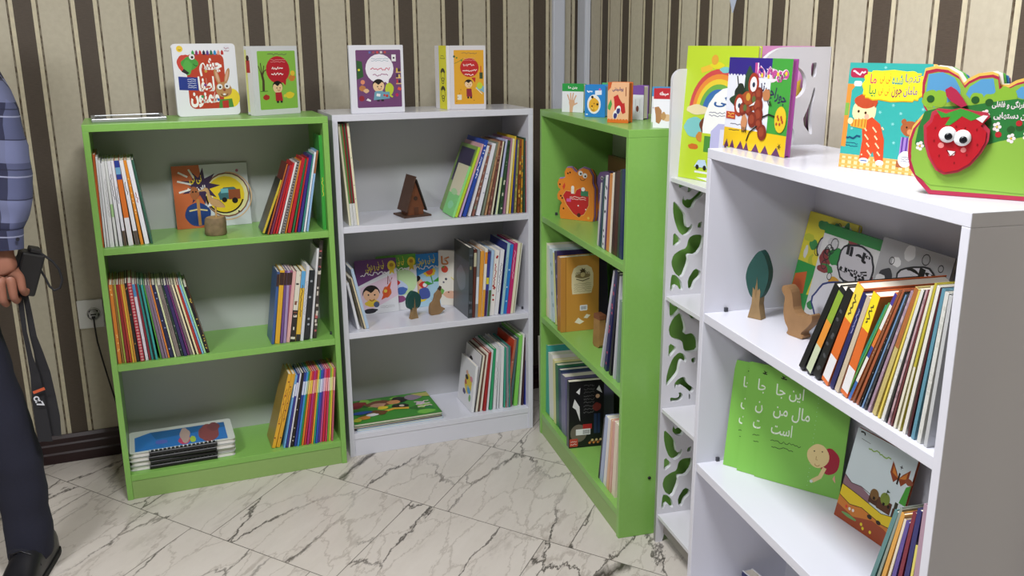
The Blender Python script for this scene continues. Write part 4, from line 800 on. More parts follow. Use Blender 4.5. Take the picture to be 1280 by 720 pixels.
def a_pur(a):
    for u in (.28,.42): a.E(u,.86,.05,WH); a.E(u,.855,.025,'#1a1212')
    a.L([(.2,.55),(.6,.50)],.03,'#c8c0d0'); a.B(.35,.3,.2,.2,'#d88a4a',4); a.arc(.34,.75,.08,.02,'#3a2a4a',PI*1.1,PI*1.9,8)
board_shape('animal_board_book', FC, (742.5,276.8), (772,279), ZS[0], 212, .022, [(.05,0),(.95,0),(1,.5),(.9,.7),(.8,.95),(.5,1),(.2,.97),(.06,.85),(.04,.7),(.12,.6),(.05,.5),(.0,.35)], '#8a70a8', [('#3a2f4a',.002,.001),('#8a70a8',.0,.002)], a_pur, 'purple animal-shaped board book behind the orange one on the right green bookcase', .155, .19)
# small board books on top of the right green bookcase
def cap(c, body, txt=None):
    def f(a):
        a.R(0,0,1,1,'#e4e6ec'); a.R(0,.73,1,1,c)
        if txt: a.T(txt,.28,.80,.70,.92,'#f2f2f2',.04)
        body(a)
    return f
def hand_art(a):
    s = '#d6a888'; a.P([(.36,0),(.50,0),(.52,.18),(.60,.30),(.58,.42),(.38,.44),(.32,.36),(.36,.2)],s)
    for p in (((.36,.40),(.30,.52),(.25,.62)),((.42,.42),(.40,.56),(.40,.68)),((.49,.42),(.50,.56),(.53,.68)),((.55,.40),(.60,.50),(.66,.60)),((.55,.26),(.64,.30),(.72,.33))): a.L(p,.055,s)
face_book('small_board_book', FC, (702.4,138.6), (729,140.3), ZT, 104.5, .022, '#2f9a4a', cap('#2f9a4a',hand_art,'بدن ما'), 'small board book with a hand and green top band, first on the right green bookcase', d=.03, right_d=.085, r=.006, tilt=.02)
def blue_art(a):
    a.E(.45,.40,.33,WH,.42); a.B(.45,.38,.25,.30,'#e0a830',3,amp=.06); a.E(.37,.62,.06,'#1c1814'); a.E(.62,.40,.05,'#1c1814'); a.E(.36,.34,.035,'#1c1814'); a.E(.46,.42,.03,'#8a4a20'); a.E(.34,.26,.05,'#e8c86a'); a.arc(.42,.28,.1,.02,'#6a3a14',PI,PI*1.7,8); a.E(.55,.28,.06,'#e6b83c')
    a.P([(.50,.68),(.82,.70),(.82,.84),(.50,.82)],'#dfe6f4'); a.E(.73,.86,.05,'#c85aa0'); a.scrib(.1,.74,.36,.84,'#dfe8f6',1,.05,6); a.R(.05,.06,.16,.10,'#c8dcf0')
face_book('small_board_book', FC, (730.8,145.2), (756.2,145.8), ZT, 106, .03, '#2a80c8', blue_art, 'small blue board book with a yellow cartoon face on the right green bookcase', d=.034, right_d=.083, r=.003, tilt=0, spine='#2a80c8', page='#7ab0dc')
def or_art(a):
    a.R(0,0,1,1,'#dfae86'); a.P([(0,.78),(.14,.86),(.2,1),(0,1)],'#c0582c'); a.T('پوشیدنی',.22,.76,.74,.88,'#3a2f6a',.03); a.P([(.02,.42),(.16,.58),(.22,.46),(.12,.30),(.02,.34)],'#4a9a4a'); a.P([(.28,.64),(.48,.70),(.56,.60),(.66,.52),(.72,.48),(.80,.50),(.86,.26),(.72,.22),(.64,.30),(.46,.34),(.34,.32),(.32,.52)],'#b8282a'); a.R(.84,.66,.88,.88,'#8a4a2a')
    for u, v in ((.38,.20),(.52,.32)): a.E(u,v,.115,WH,.19,-.2); a.E(u,v-.02,.085,'#3a3470',.14,-.2); a.E(u,v+.06,.05,WH,.04); 
    a.R(0,0,1,.07,'#d06a24'); 
    for k in range(7): a.E(.07+k*.14,.07,.06,'#d06a24',.05)
def or_side(a): a.R(0,0,1,1,'#cf7a3c'); a.R(.2,.5,.8,.95,'#a84a24'); a.R(0,0,1,.1,'#b85a20'); a.E(.6,.14,.25,'#3a1a14')
face_book('small_board_book', FC, (759,152), (785.3,153.2), ZT, 102.8, .03, '#c86a2c', or_art, 'small orange board book with slippers, nearest the edge on the right green bookcase', d=.026, right_d=.073, r=.002, tilt=0, page='#c87038')
face_book('hardback_book', FC, (756,303), (783,316), ZS[0], 193.5, .015, '#5c3626', lambda a: a.R(.02,.03,.98,.97,'#643c2a'), 'tall brown book standing at the back behind the row, top shelf of right green bookcase', d=.21, right_d=.215, r=.002, tilt=.03)
face_book('small_board_book', FC, (752,142.5), (763,142.8), ZT, 103.5, .03, '#8ad0a0', cap('#58b878',lambda a: a.E(.5,.4,.2,'#c8dce8')), 'small pale green board book half hidden behind the blue one, right green bookcase', d=.135, right_d=.155, r=.003, tilt=0)
def pl_art(a): a.L([(.35,.2),(.35,.6)],.03,'#b8b8c0'); a.L([(.7,.2),(.7,.6)],.03,'#b8b8c0'); a.E(.5,.32,.12,'#7a4a40',.22)
face_book('small_board_book', FC, (789,144.2), (804,145), ZT, 107, .03, '#7a52a0', cap('#7a52a0',pl_art), 'small board book with purple top band behind the orange one, right green bookcase', d=.135, right_d=.16, r=.003, tilt=0)
def bread_art(a):
    a.P([(.05,.52),(.25,.54),(.40,.44),(.42,.22),(.30,.1),(.14,.14),(.12,.32)],'#a87a50'); a.B(.68,.26,.24,.16,'#d2b48a',3,amp=.06); a.B(.50,.30,.12,.2,'#b8905c',5)
face_book('small_board_book', FC, (816,154.2), (842,154.9), ZT, 110.5, .022, '#b42a34', cap('#b42a34',bread_art,'صبحانه'), 'small board book with bread and red top band beside the white stand, right green bookcase', d=.085, right_d=.13, r=.006, tilt=.02)
face_book('small_board_book', FC, (814,146), (838,147), ZT, 108.5, .02, '#4a92c8', cap('#4a92c8',lambda a: a.B(.25,.4,.2,.1,'#a05a8a',2)), 'small board book with blue top band behind the bread one, right green bookcase', d=.15, right_d=.19, r=.006, tilt=.02)
# big lime book and pink book on the stand
def a_lime(a):
    a.R(0,0,1,1,'#b6d032'); 
    for r, c in ((.40,'#c84a4a'),(.35,'#e08a3a'),(.30,'#e0c83a'),(.25,'#6aa84a'),(.20,'#3a6ab0')): a.arc(.52,.52,r,.06,c,.3,PI,16)
    a.E(.52,.55,.17,'#3a70a8'); a.B(.22,.53,.16,.05,'#e0d4a8',3); a.B(.2,.40,.16,.10,'#7ac0c0',4); a.B(.35,.42,.08,.08,'#6a3a2a',6); a.B(.3,.33,.07,.05,'#c8823a',7); a.B(.20,.25,.08,.03,'#c8682a',8)
    a.E(.68,.4,.36,'#eef0ee',.42); a.R(.32,.15,1,.36,'#b6d032'); a.P([(.45,.1),(.45,.38),(.55,.44),(.7,.44),(.7,.1)],'#b8b8e0'); a.R(.58,.12,.64,.40,'#d8d8ea'); a.R(.68,.30,1,.36,'#3f8a3a'); a.R(.36,.22,.45,.34,'#4a8a3a'); a.R(.66,.14,.69,.32,'#6a4a3a'); a.R(.71,.1,1,.28,'#7aa850')
    a.T('رنگی',.46,.56,.86,.65,'#2a5a9a',.03); a.scrib(.40,.485,.8,.53,'#8a8a9a',2,.008,3)
    a.P([(.24,.10),(.30,.155),(.40,.16),(.44,.10)],'#b8cfe4'); a.E(.29,.10,.025,'#222'); a.E(.40,.10,.025,'#222'); a.P([(.24,.80),(.40,.83),(.38,.87),(.22,.84)],'#e0b83a'); a.B(.46,.86,.10,.035,'#d8d02a',5); a.E(.42,.90,.05,'#d8a23a'); a.B(.58,.83,.08,.03,'#7ac0c0',6)
    a.boy(.58,.16,.05,hair='#2a1a14',shirt='#d8b83a'); a.boy(.85,.13,.05,hair='#3a2418',shirt='#8a3a2a')
    a.R(.25,.055,.7,.07,'#dfe4e0'); a.P([(.28,-.0+.02),(.6,.035),(.5,.0)],'#dfe4ea'); a.R(.55,.03,.8,.045,'#2a8a84'); a.R(.55,0,.6,.045,'#2a8a84')
face_book('picture_book', FC, (847.3,221.5), (932,236), 1.105, 57.5, .012, '#b6d032', a_lime, 'large lime-green picture book with a rainbow standing on the white shelf stand', d=.125, right_d=.195, r=.002, tilt=.05)
def a_pink(a): a.R(0,0,1,1,'#cf8cc0'); a.E(.78,.64,.16,'#e0b23a'); a.star(.78,.64,.24,.17,12,'#e2b844'); a.E(.78,.64,.15,'#e8c050'); a.B(.3,.3,.3,.2,'#b8d03a',4)
face_book('picture_book', FC, (920,234), (995,240), 1.105, 57.5, .012, '#c88abc', a_pink, 'pink picture book with a sun seen through the cut-outs of the white shelf stand', d=.235, right_d=.268, r=.002, tilt=.035)
# on top of the large white bookcase
def a_turtle(a):
    a.R(0,0,1,1,'#dfe2ee'); a.R(.70,.18,1,1,'#3f9a3c'); a.P([(0,.82),(.70,.82),(.70,1),(0,1)],'#2c1f80'); a.R(0,0,1,.22,'#e4bc1c')
    for k in range(13): a.P([(k*.054,.83),(k*.054+.054,.83),(k*.054+.027,.80)],'#2c1f80')
    for u, w_ in ((.06,.07),(.16,.07),(.3,.1),(.40,.07),(.55,.10),(.70,.10),(.87,.11)): a.P([(u-w_*.6,.0),(u+w_*.6,.0),(u,.09)],'#5a2a5c')
    a.T('میوه ها',.44,.75,.96,.95,'#f0d8e8',.13); a.T('میوه ها',.44,.75,.96,.95,'#b84a90',.07)
    for u, v in ((.56,.82),(.66,.81),(.80,.84),(.92,.85)): a.E(u,v,.018,'#e0c83a')
   
    a.T('جوراجورند',.52,.57,.96,.72,'#2a2a4a',.03,-.25)
    a.L([(.16,.80),(.2,.66),(.22,.55)],.018,'#2a2a2a'); a.B(.36,.74,.07,.13,'#2a4a36',3); a.B(.23,.60,.09,.10,'#1f2a22',5); a.P([(.08,.5),(.18,.55),(.34,.66),(.38,.84),(.30,.62),(.20,.47)],'#2a4a36'); a.B(.24,.53,.18,.06,'#24402c',6)
    a.B(.36,.52,.14,.09,'#a04a26',3)
    for u, v in ((.44,.72),(.23,.48)): a.E(u,v,.085,'#a03420',.10); a.E(u,v,.055,WH,.066); a.E(u+.005,v-.005,.022,'#22304a')
    for u, v, r in ((.30,.44,.06),(.47,.58,.055),(.54,.62,.06),(.54,.50,.075),(.56,.40,.07),(.47,.34,.07),(.58,.30,.055),(.64,.22,.07),(.40,.44,.05)): a.E(u,v,r,'#7a2a1e'); a.E(u-.01,v+.005,r*.6,'#96402c')
    a.E(.34,.46,.03,'#5a6a3a'); a.E(.47,.56,.03,'#5a6a3a'); a.E(.37,.58,.035,'#c89a3a'); a.P([(.40,.48),(.50,.54),(.48,.50)],WH)
    a.L([(.62,.38),(.72,.42),(.82,.40)],.014,'#1a1414'); a.L([(.56,.28),(.44,.20),(.40,.10)],.014,'#1a1414'); a.B(.34,.30,.05,.07,'#c88a60',4); a.B(.66,.62,.06,.05,'#b87a50',8)
    for k in range(3): a.L([(.32+k*.03,.25),(.32+k*.03,.19)],.012,'#1a1414'); a.L([(.68+k*.02,.56),(.71+k*.02,.51)],.01,'#1a1414')
    a.E(.90,.38,.085,'#e0c02c',.11); 
    for k in range(7): a.E(.85+.10*(k*.618 % 1),.33+.1*(k*.7549 % 1),.014,'#b04a2a')
    a.R(.02,.32,.18,.40,'#b8402a'); a.scrib(.05,.33,.16,.39,'#e8b04a',2,.008,2); a.scrib(.1,.255,.28,.28,'#6a6a7a',1,.008,3); a.scrib(.08,.19,.26,.21,'#6a5a2a',1,.008,4); a.star(.91,.10,.035,.012,6,'#5a4a14')
face_book('board_book', FE, (904,177), (980.7,191.5), ZT, 71.7, .013, '#9a4a94', a_turtle, 'board book with red-brown fruit figure and yellow zigzag base on the large white bookcase', d=.055, right_d=.07, r=.022, corners='tl', tilt=.03, page='#a8589c', spine='#e4bc1c')
def a_turq(a):
    a.R(0,0,1,1,'#35a39c'); a.R(0,0,1,.13,'#e6cf9c')
    for k in range(13): a.R(k*.08,0,k*.08+.035,.13,'#dca04a')
    for z in (.02,.07,.11): a.R(0,z,1,z+.018,'#dcaa5c')
    a.P([(0,.2),(.06,.2),(.06,.74),(.12,.80),(0,.80)],'#d88a3a'); a.R(0,.5,.05,.62,'#7aa84a')
    a.RR(.02,.86,.24,.95,'#a8284a',.04); a.scrib(.05,.87,.21,.945,'#e4c8d0',1,.02,6); a.RR(.08,.78,.18,.83,'#cfe0e0',.02)
    a.B(.25,.55,.15,.14,'#f0d8a4',3,amp=.05); a.B(.26,.645,.145,.08,'#b84a2c',5,amp=.05); 
    for k in range(5): a.P([(.13+k*.055,.64),(.19+k*.055,.64),(.165+k*.055,.585)],'#b84a2c')
    a.E(.18,.545,.015,'#3a2414'); a.E(.27,.535,.015,'#3a2414'); a.E(.29,.50,.03,'#e8a890'); a.arc(.22,.49,.03,.008,'#a84a3a',PI*1.1,PI*1.9,6)
    a.P([(.24,.44),(.36,.50),(.47,.44),(.54,.30),(.56,.10),(.46,.09),(.42,.18),(.37,.10),(.26,.10),(.27,.28)],'#c84826'); a.P([(.08,.46),(.30,.48),(.30,.38),(.10,.40)],'#e0a03a')
    for k in range(30): a.E(.285+.235*(k*.618 % 1),.14+.30*(k*.7549 % 1),.010,'#f0c8a0')
    for k in range(5): a.L([(.12+k*.04,.40),(.12+k*.04,.47)],.012,'#b86a24')
    a.E(.09,.45,.035,'#f0d8a4'); a.E(.32,.085,.06,'#e8e8f0',.03); a.E(.52,.08,.05,'#e8e8f0',.03); a.R(.28,.08,.36,.09,'#3a5aa0')
    a.B(.83,.42,.11,.08,'#a05a34',6,amp=.05); a.E(.75,.48,.03,'#a05a34'); a.E(.91,.48,.03,'#a05a34'); a.E(.79,.43,.01,'#24140c'); a.E(.87,.43,.01,'#24140c'); a.E(.83,.39,.03,'#c88a5a'); a.R(.74,.12,.94,.34,'#9a7ac0')
    for k in range(4): a.R(.755+k*.05,.12,.775+k*.05,.34,'#5a3a8a')
    a.R(.72,.06,.80,.12,'#a05a34'); a.R(.88,.06,.95,.12,'#a05a34'); a.E(.82,.14,.085,'#eef0f4'); a.scrib(.77,.11,.87,.17,'#4a4a6a',3,.006,3)
    a.scrib(.06,.27,.24,.33,'#1a4a6a',1,.02,4); a.scrib(.06,.20,.22,.25,'#1a4a6a',2,.008,5)
    for u, v in ((.12,.38),(.62,.45),(.66,.28),(.45,.55),(.6,.62),(.95,.6),(.7,.55),(.93,.95),(.45,.96)):
        for q_ in range(3): a.L([(u-.02*math.cos(q_*1.05),v-.016*math.sin(q_*1.05)),(u+.02*math.cos(q_*1.05),v+.016*math.sin(q_*1.05))],.006,'#8ad0cc')
    pts = []
    for k in range(40):
        q_ = 2*PI*k/40; r = 1+.05*math.cos(k*2.5); pts.append((.56+.36*r*math.copysign(abs(math.cos(q_))**.45, math.cos(q_)), .80+.135*r*math.copysign(abs(math.sin(q_))**.55, math.sin(q_))))
    a.P([(u, v-.012) for u, v in pts],'#c8a020'); a.P(pts,'#f0e42e')
    for t, u0, v0, u1, v1, c in (('تنها',.70,.81,.88,.91,'#8a8a90'),('شده',.55,.81,.68,.90,'#3a8a94'),('نی نی',.40,.81,.53,.91,'#d88a2a'),('ما',.28,.81,.36,.90,'#c84a6a'),('مامان',.70,.70,.86,.80,'#7a5a9a'),('جون',.56,.69,.68,.79,'#8a3a5a'),('نی نی',.40,.70,.53,.80,'#d88a2a'),('بیا',.28,.69,.37,.80,'#4a8a4a')): a.T(t,u0,v0,u1,v1,c,.02)
face_book('board_book', FE, (1048,208), (1148,221), ZT, 78.5, .016, '#e0b060', a_turq, 'turquoise board book with a crouching child and yellow title cloud on the large white bookcase', d=.10, right_d=.155, r=.006, tilt=.05)
q = sc(1030, 60, 3.6)
OUT = [(425,95),(470,84),(520,90),(570,118),(600,162),(618,140),(660,116),(715,108),(742,118),(752,165),(790,165),(820,145),(860,132),(905,150),(940,190),(960,260),(985,330),(1000,450),(1000,560),(990,640),(960,680),(880,672),(760,662),(688,655),(660,668),(580,662),(500,655),(440,618),(400,560),(385,500),(383,430),(396,370),(430,320),(452,292),(432,262),(420,215),(416,150)]
def norm(pts, X0=383, X1=1000, Y0=680, Y1=84): return [((x-X0)/(X1-X0), (Y0-y)/(Y0-Y1)) for x, y in pts]
OUTN = [(u, max(0, v-.035*max(0, min(1, u)))) if v < .1 else (u, v) for u, v in norm(OUT)]
OUTN = [(u, 0.0 if v < .045 and u > .12 else v) for u, v in OUTN]
def a_straw(a):
    cx, cy = .5, .5
    a.P([(.5+(u-.5)*.955, .5+(v-.5)*.94+.005) for u, v in OUTN], '#8cb848')
    a.P(norm([(440,110),(500,100),(555,125),(585,175),(590,215),(480,265),(450,255),(436,200)]),'#5a9ccc'); a.P(norm([(625,165),(670,130),(720,126),(735,185),(760,210),(640,230),(612,200)]),'#5a9ccc'); a.P(norm([(800,200),(840,160),(890,165),(900,210),(850,215)]),'#5a9ccc')
    for x, y, r in ((460,225,.06),(500,225,.05),(660,230,.05),(720,235,.06),(780,205,.07)): a.B(*norm([(x,y)])[0],r,.07,'#8ab83c',int(x))
    a.P(norm([(440,285),(520,260),(640,250),(740,230),(830,215),(930,230),(960,300),(985,400),(900,385),(760,420),(640,450),(440,470),(412,440),(420,360)]),'#2f7a3c'); a.P(norm([(402,470),(520,440),(700,440),(780,410),(900,380),(985,400),(985,560),(970,650),(690,640),(500,635),(430,590),(402,520)]),'#8cb848')
    for x, y in ((460,225),(655,225),(715,235),(820,355),(855,345)): a.E(*norm([(x,y)])[0],.028,'#2a5a2c')
    for x, y in ((435,450),(760,345),(825,395),(705,290),(890,380)):
        u, v = norm([(x,y)])[0]
        for k in range(5): a.E(u+.018*math.cos(k*1.257), v+.026*math.sin(k*1.257), .013,'#f0e4e4')
        a.E(u,v,.008,'#e0c040')
    for x, y in ((770,380),(850,325),(880,300)): a.E(*norm([(x,y)])[0],.022,'#b82a30')
    a.T('توت فرنگی و فلفلی',.56,.70,.86,.765,'#e6dce0',.03); a.T('بخون دستهایی',.58,.615,.86,.675,'#e6dce0',.03)
bk = board_shape('strawberry_board_book', FE, (1129,243), (1306,256), ZT, 86, .045, OUTN, '#b02c4c', [('#e0c860',-.002,.004),('#e8e8ea',.003,.005),('#58b048',.006,.004),('#3a78c0',.010,.001),('#b868b0',.012,-.002)], a_straw, 'strawberry-shaped board book with wobbly eyes on the front corner of the large white bookcase', .022, .157)
Mx = bk.matrix_local; aw = Art(1, 1)
w_ = max(v.co.x for v in bk.data.vertices); h_ = max(v.co.z for v in bk.data.vertices)
def sp(x, y): u, v = norm([(x, y)])[0]; return u*w_, v*h_
SB = [(445,350),(470,320),(475,285),(500,268),(560,272),(600,262),(660,275),(715,280),(728,300),(705,330),(735,360),(735,410),(710,470),(670,530),(620,565),(560,580),(520,560),(480,500),(455,430)]
pts = [sp(*p) for p in SB]; pts = pts[::-1] if sum(pts[i][0]*pts[(i+1) % len(pts)][1]-pts[(i+1) % len(pts)][0]*pts[i][1] for i in range(len(pts))) < 0 else pts
m = MB(); m.prism(pts, -.007, -.0015, paper('#b8384c')); c = (sum(p[0] for p in pts)/len(pts), sum(p[1] for p in pts)/len(pts)); m.prism([(c[0]+(x-c[0])*.9, c[1]+(y-c[1])*.9-.002) for x, y in pts], -.009, -.007, paper('#b81e2a'))
a = Art(w_, h_); mk = lambda P: [norm([p])[0] for p in P]
a.P(mk([(495,275),(540,290),(600,265),(650,280),(700,300),(650,320),(610,300),(590,320),(560,345),(540,345),(560,305),(520,310)]),'#3f9a3a'); a.P(mk([(670,310),(700,292),(720,295),(700,328)]),'#ece4e6')
for x, y in ((500,420),(530,490),(600,520),(650,480),(690,430),(680,360),(500,360),(590,350),(630,355)): a.E(*norm([(x,y)])[0],.006,'#8a141c',.010)
a.E(*norm([(533,440)])[0],.022,'#e88a8a'); a.E(*norm([(633,457)])[0],.02,'#e88a8a'); a.P(mk([(560,462),(600,466),(595,484),(575,488)]),'#f0eeee'); a.L(mk([(560,460),(580,490),(602,466)]),.008,'#7a1418')
m.art(a, Matrix.Translation((0, -.0092, 0)))
m.prism([sp(*p) for p in [(522,180),(545,165),(570,180),(600,215),(625,250),(600,260),(555,235),(530,210)][::-1]], -.006, -.0015, paper('#b02c4c'))
sb = m.build('strawberry', bk)
for x, y in ((557,388),(623,401)):
    X = Matrix.Translation((sp(x,y)[0], -.0092, sp(x,y)[1])) @ Matrix.Rotation(PI/2, 4, 'X')
    m = MB(); R0 = .0122; m.lathe([(R0, 0), (R0, .002), (R0*.8, .004), (R0*.3, .0052)], paper('#eceef0'), 24, X)
    m.lathe([(R0*.45, .0), (R0*.45, .0053), (R0*.2, .0056)], paper('#101218'), 16, X @ Matrix.Translation((R0*.15, -R0*.2, 0))); m.build('wobbly_eye', bk)
# comics and picture books inside the large white bookcase
def comic(pal, ttl, seed, extra):
    def f(a):
        a.R(0,0,1,1,pal[0]); r = random.Random(seed)
        for k in range(26):
            u, v = r.uniform(.08,.92), r.uniform(.06,.94); a.B(u,v,r.uniform(.04,.13),r.uniform(.03,.1),r.choice(pal[1:]),seed+k)
        for k in range(12):
            u, v = r.uniform(.08,.92), r.uniform(.5,.95); a.arc(u,v,r.uniform(.03,.07),.01,'#2a2a2a',0,2*PI,10)
        extra(a)
        a.B(.62,.70,.30,.20,'#24242a',seed,amp=.1); a.B(.62,.70,.275,.18,'#c9c7cc',seed,amp=.1); a.T(ttl,.42,.71,.82,.85,'#101014',.08,-.1); a.T('گیتس',.40,.56,.84,.70,'#101014',.08,-.1)
    return f
def ex1(a): a.R(0,0,.9,.5,'#2f9a48'); a.P([(.35,.2),(.75,.28),(.80,.55),(.42,.50)],'#ead62e'); a.T('جفن',.44,.30,.74,.44,'#3a2f1a',.03); a.P([(.0,.12),(.28,.2),(.25,.42),(.02,.36)],'#d0622e'); a.RR(.4,.08,.75,.2,'#e4e6e4',.03); a.scrib(.44,.09,.72,.19,'#4a4a4a',3,.01,3); a.P([(0,0),(.3,0),(.2,.1),(0,.12)],'#e0c83a')
def ex2(a): a.B(.5,.25,.42,.26,'#2a3a7a',4); a.B(.5,.25,.39,.24,'#e4e4ea',4); a.T('قانون',.38,.22,.84,.38,'#8a2a7a',.03); a.P([(.5,.5),(.95,.45),(.95,.56),(.5,.60)],'#3a8ac8'); a.star(.72,.52,.1,.05,6,'#e4d43a'); a.R(0,.9,1,1,'#2f8a40')
def ex3(a): a.R(0,.05,1,.34,'#c8342c'); a.R(0,.34,1,.5,'#3a78b4'); a.T('بی تربیت',.4,.16,.9,.3,'#e8cc4a',.02); a.E(.2,.42,.1,'#6ac04a'); a.arc(.2,.42,.05,.02,'#2a4a1a',PI,2*PI,8)
cs = 'comic books standing at the back of the large white bookcase'
for (q0, py, q1, d, art, col, label) in (
    (.021,264,.205,.212,comic(['#d8ce3c','#e0d23a','#e4d42a','#d8d8d4','#3a8a4a','#b8c03a'],'تام',3,ex1),'#d8d23a','yellow and green comic book, furthest left at the back of the large white bookcase'),
    (.112,279,.325,.200,comic(['#d8d8d6','#2f8a40','#c4c4c4','#8a3a3a','#e6e6e6','#d8a02a'],'تام ۱۱',9,ex2),'#2f8a40','comic book with purple lettering in the middle at the back of the large white bookcase'),
    (.328,296,.530,.188,comic(['#a8a8aa','#d8d8d8','#6a6a6e','#3a3a40','#c4c46a','#e4e4e4'],'تام',14,ex3),'#8a8a8c','grey comic book with red and blue bands, furthest right at the back, large white bookcase')):
    b0 = pix(FE.w(q0, d, ZS[0])); b1 = pix(FE.w(q1, d+.003, ZS[0]))
    face_book('comic_book', FE, b0, b1, ZS[0], py, .010, col, art, label, group=cs, r=.004, tilt=.20)
def a_green(a):
    a.R(0,0,1,1,'#7fbe52'); a.star(.20,.93,.035,.008,3,'#121a10',.3); a.L([(.17,.92),(.24,.915)],.014,'#121a10')
    a.T('این جا',.13,.735,.46,.865,'#e6f2e0',.008); a.T('مال من',.13,.56,.56,.70,'#e6f2e0',.008); a.T('است',.13,.42,.38,.53,'#e6f2e0',.008)
    a.scrib(.14,.34,.50,.385,'#2a4a20',1,.008,3); a.scrib(.16,.29,.42,.33,'#2a4a20',1,.008,4)
    for k in range(24): a.E(.63+.004*math.sin(k*2.1),.05+.038*k,.004,'#a8dcb0')
    a.B(.84,.30,.115,.15,'#a01c34',3,amp=.05); a.B(.71,.325,.125,.14,'#e2cc92',5,amp=.04); a.L([(.80,.24),(.76,.15),(.68,.10)],.045,'#e2cc92'); a.P([(.90,.16),(.94,.13),(.92,.2)],'#e2a890'); a.E(.66,.36,.008,'#3a2a1a'); a.E(.75,.37,.008,'#3a2a1a'); a.L([(.69,.32),(.69,.29),(.71,.29)],.008,'#b8905a'); a.arc(.71,.26,.03,.008,'#b8905a',PI*1.1,PI*1.9,6); a.E(.67,.095,.018,'#dfe8e0')
gg = 'three copies of the same green picture book'
for s_, d_, yt, lab in ((.042,.060,449.8,'green picture book, rearmost of three overlapping copies, large white bookcase'), (.079,.077,452,'green picture book, middle one of three overlapping copies, large white bookcase'), (.118,.102,458,'green picture book with whole creeping child visible, front copy, large white bookcase')):
    b0 = pix(FE.w(s_, d_, ZS[1])); b1 = pix(FE.w(s_+.153, d_+.125, ZS[1]))
    face_book('picture_book', FE, b0, b1, ZS[1], yt, .0032, '#78b84c', a_green, lab, group=gg, r=.002, tilt=.16)
def a_desert(a):
    a.R(0,0,1,1,'#cdd9dc'); a.P([(0,.47),(.14,.42),(.3,.44),(.46,.40),(.5,.3),(0,.3)],'#8a6a74'); a.P([(0,.0),(1,0),(1,.36),(.7,.30),(.3,.34),(0,.36)],'#e2c42a'); a.P([(0,0),(1,0),(1,.22),(.75,.2),(.4,.24),(.2,.20),(0,.24)],'#cc7a2c'); a.P([(0,0),(1,0),(1,.12),(.8,.17),(.6,.18),(.3,.10),(0,.14)],'#9c4420')
    a.L([(0,.36),(.3,.34),(.7,.30),(1,.36)],.008,'#2a1a10'); a.L([(0,.24),(.2,.20),(.4,.24),(.75,.2),(1,.22)],.008,'#2a1a10'); a.L([(0,.47),(.14,.42),(.3,.44),(.46,.42),(.52,.46)],.008,'#2a1a1a')
    a.R(.46,.34,.60,.44,'#4a2c20'); a.R(.60,.33,.82,.45,'#5a3624'); a.R(.84,.33,.96,.42,'#4a2c20'); a.E(.70,.46,.075,'#7a8a3a'); a.L([(.70,.5),(.70,.56)],.008,'#2a2a1a'); a.P([(.70,.56),(.75,.545),(.70,.53)],'#2a3a1a'); a.E(.53,.44,.07,'#7a5a34'); a.R(.85,.42,.9,.49,'#3a3a2a')
    for u, v in ((.52,.39),(.68,.39),(.76,.39),(.9,.38)): a.R(u,v,u+.035,v+.03,'#1a1210')
    a.star(.80,.84,.03,.01,4,'#3a3a3a')
    for sg in (-1, 1): a.P([(.80,.72),(.80+sg*.05,.78),(.80+sg*.14,.86),(.80+sg*.14,.74),(.80+sg*.06,.66)],'#8a3f22'); a.P([(.80,.72),(.80+sg*.05,.76),(.80+sg*.11,.82),(.80+sg*.11,.75)],'#c87a34')
    a.L([(.80,.66),(.80,.78)],.025,'#2a1a14'); a.scrib(.25,.83,.62,.88,'#8ab050',1,.016,4); a.scrib(.06,.94,.14,.99,'#1a1a1a',1,.02,5); a.L([(.1,.905),(.26,.90)],.006,'#4a5a4a')
    for u, v, c in ((.16,.16,'#d8402a'),(.22,.155,'#e8e0d8'),(.28,.16,'#e8e0d8'),(.46,.08,'#e6d02a'),(.62,.06,'#e6d02a'),(.5,.05,'#e6d02a')): a.E(u,v,.02,c)
    a.B(.24,.08,.13,.02,'#6aa05a',3); a.E(.55,.20,.04,'#2a1a10',.025); a.E(.70,.20,.04,'#2a1a10',.025); a.P([(.9,.5),(1,.5),(1,.72),(.94,.68)],'#4a9a3a'); a.P([(.9,.05),(1,.05),(1,.16)],'#2f8a4a'); a.B(.96,.74,.06,.04,'#8a4a34',5)
face_book('picture_book', FE, (1042.5,643), (1114,692), ZS[1], 534, .006, '#a8502a', a_desert, 'picture book with a desert castle and butterfly beside the green ones', r=.002, tilt=.22)
# ------------------------------------------------------------------ stacks and loose things
def at_shelf(F, s, d, z, rz=0.0): return F.M @ Matrix.Translation((s, d, z+.0005)) @ Matrix.Rotation(rz, 4, 'Z')
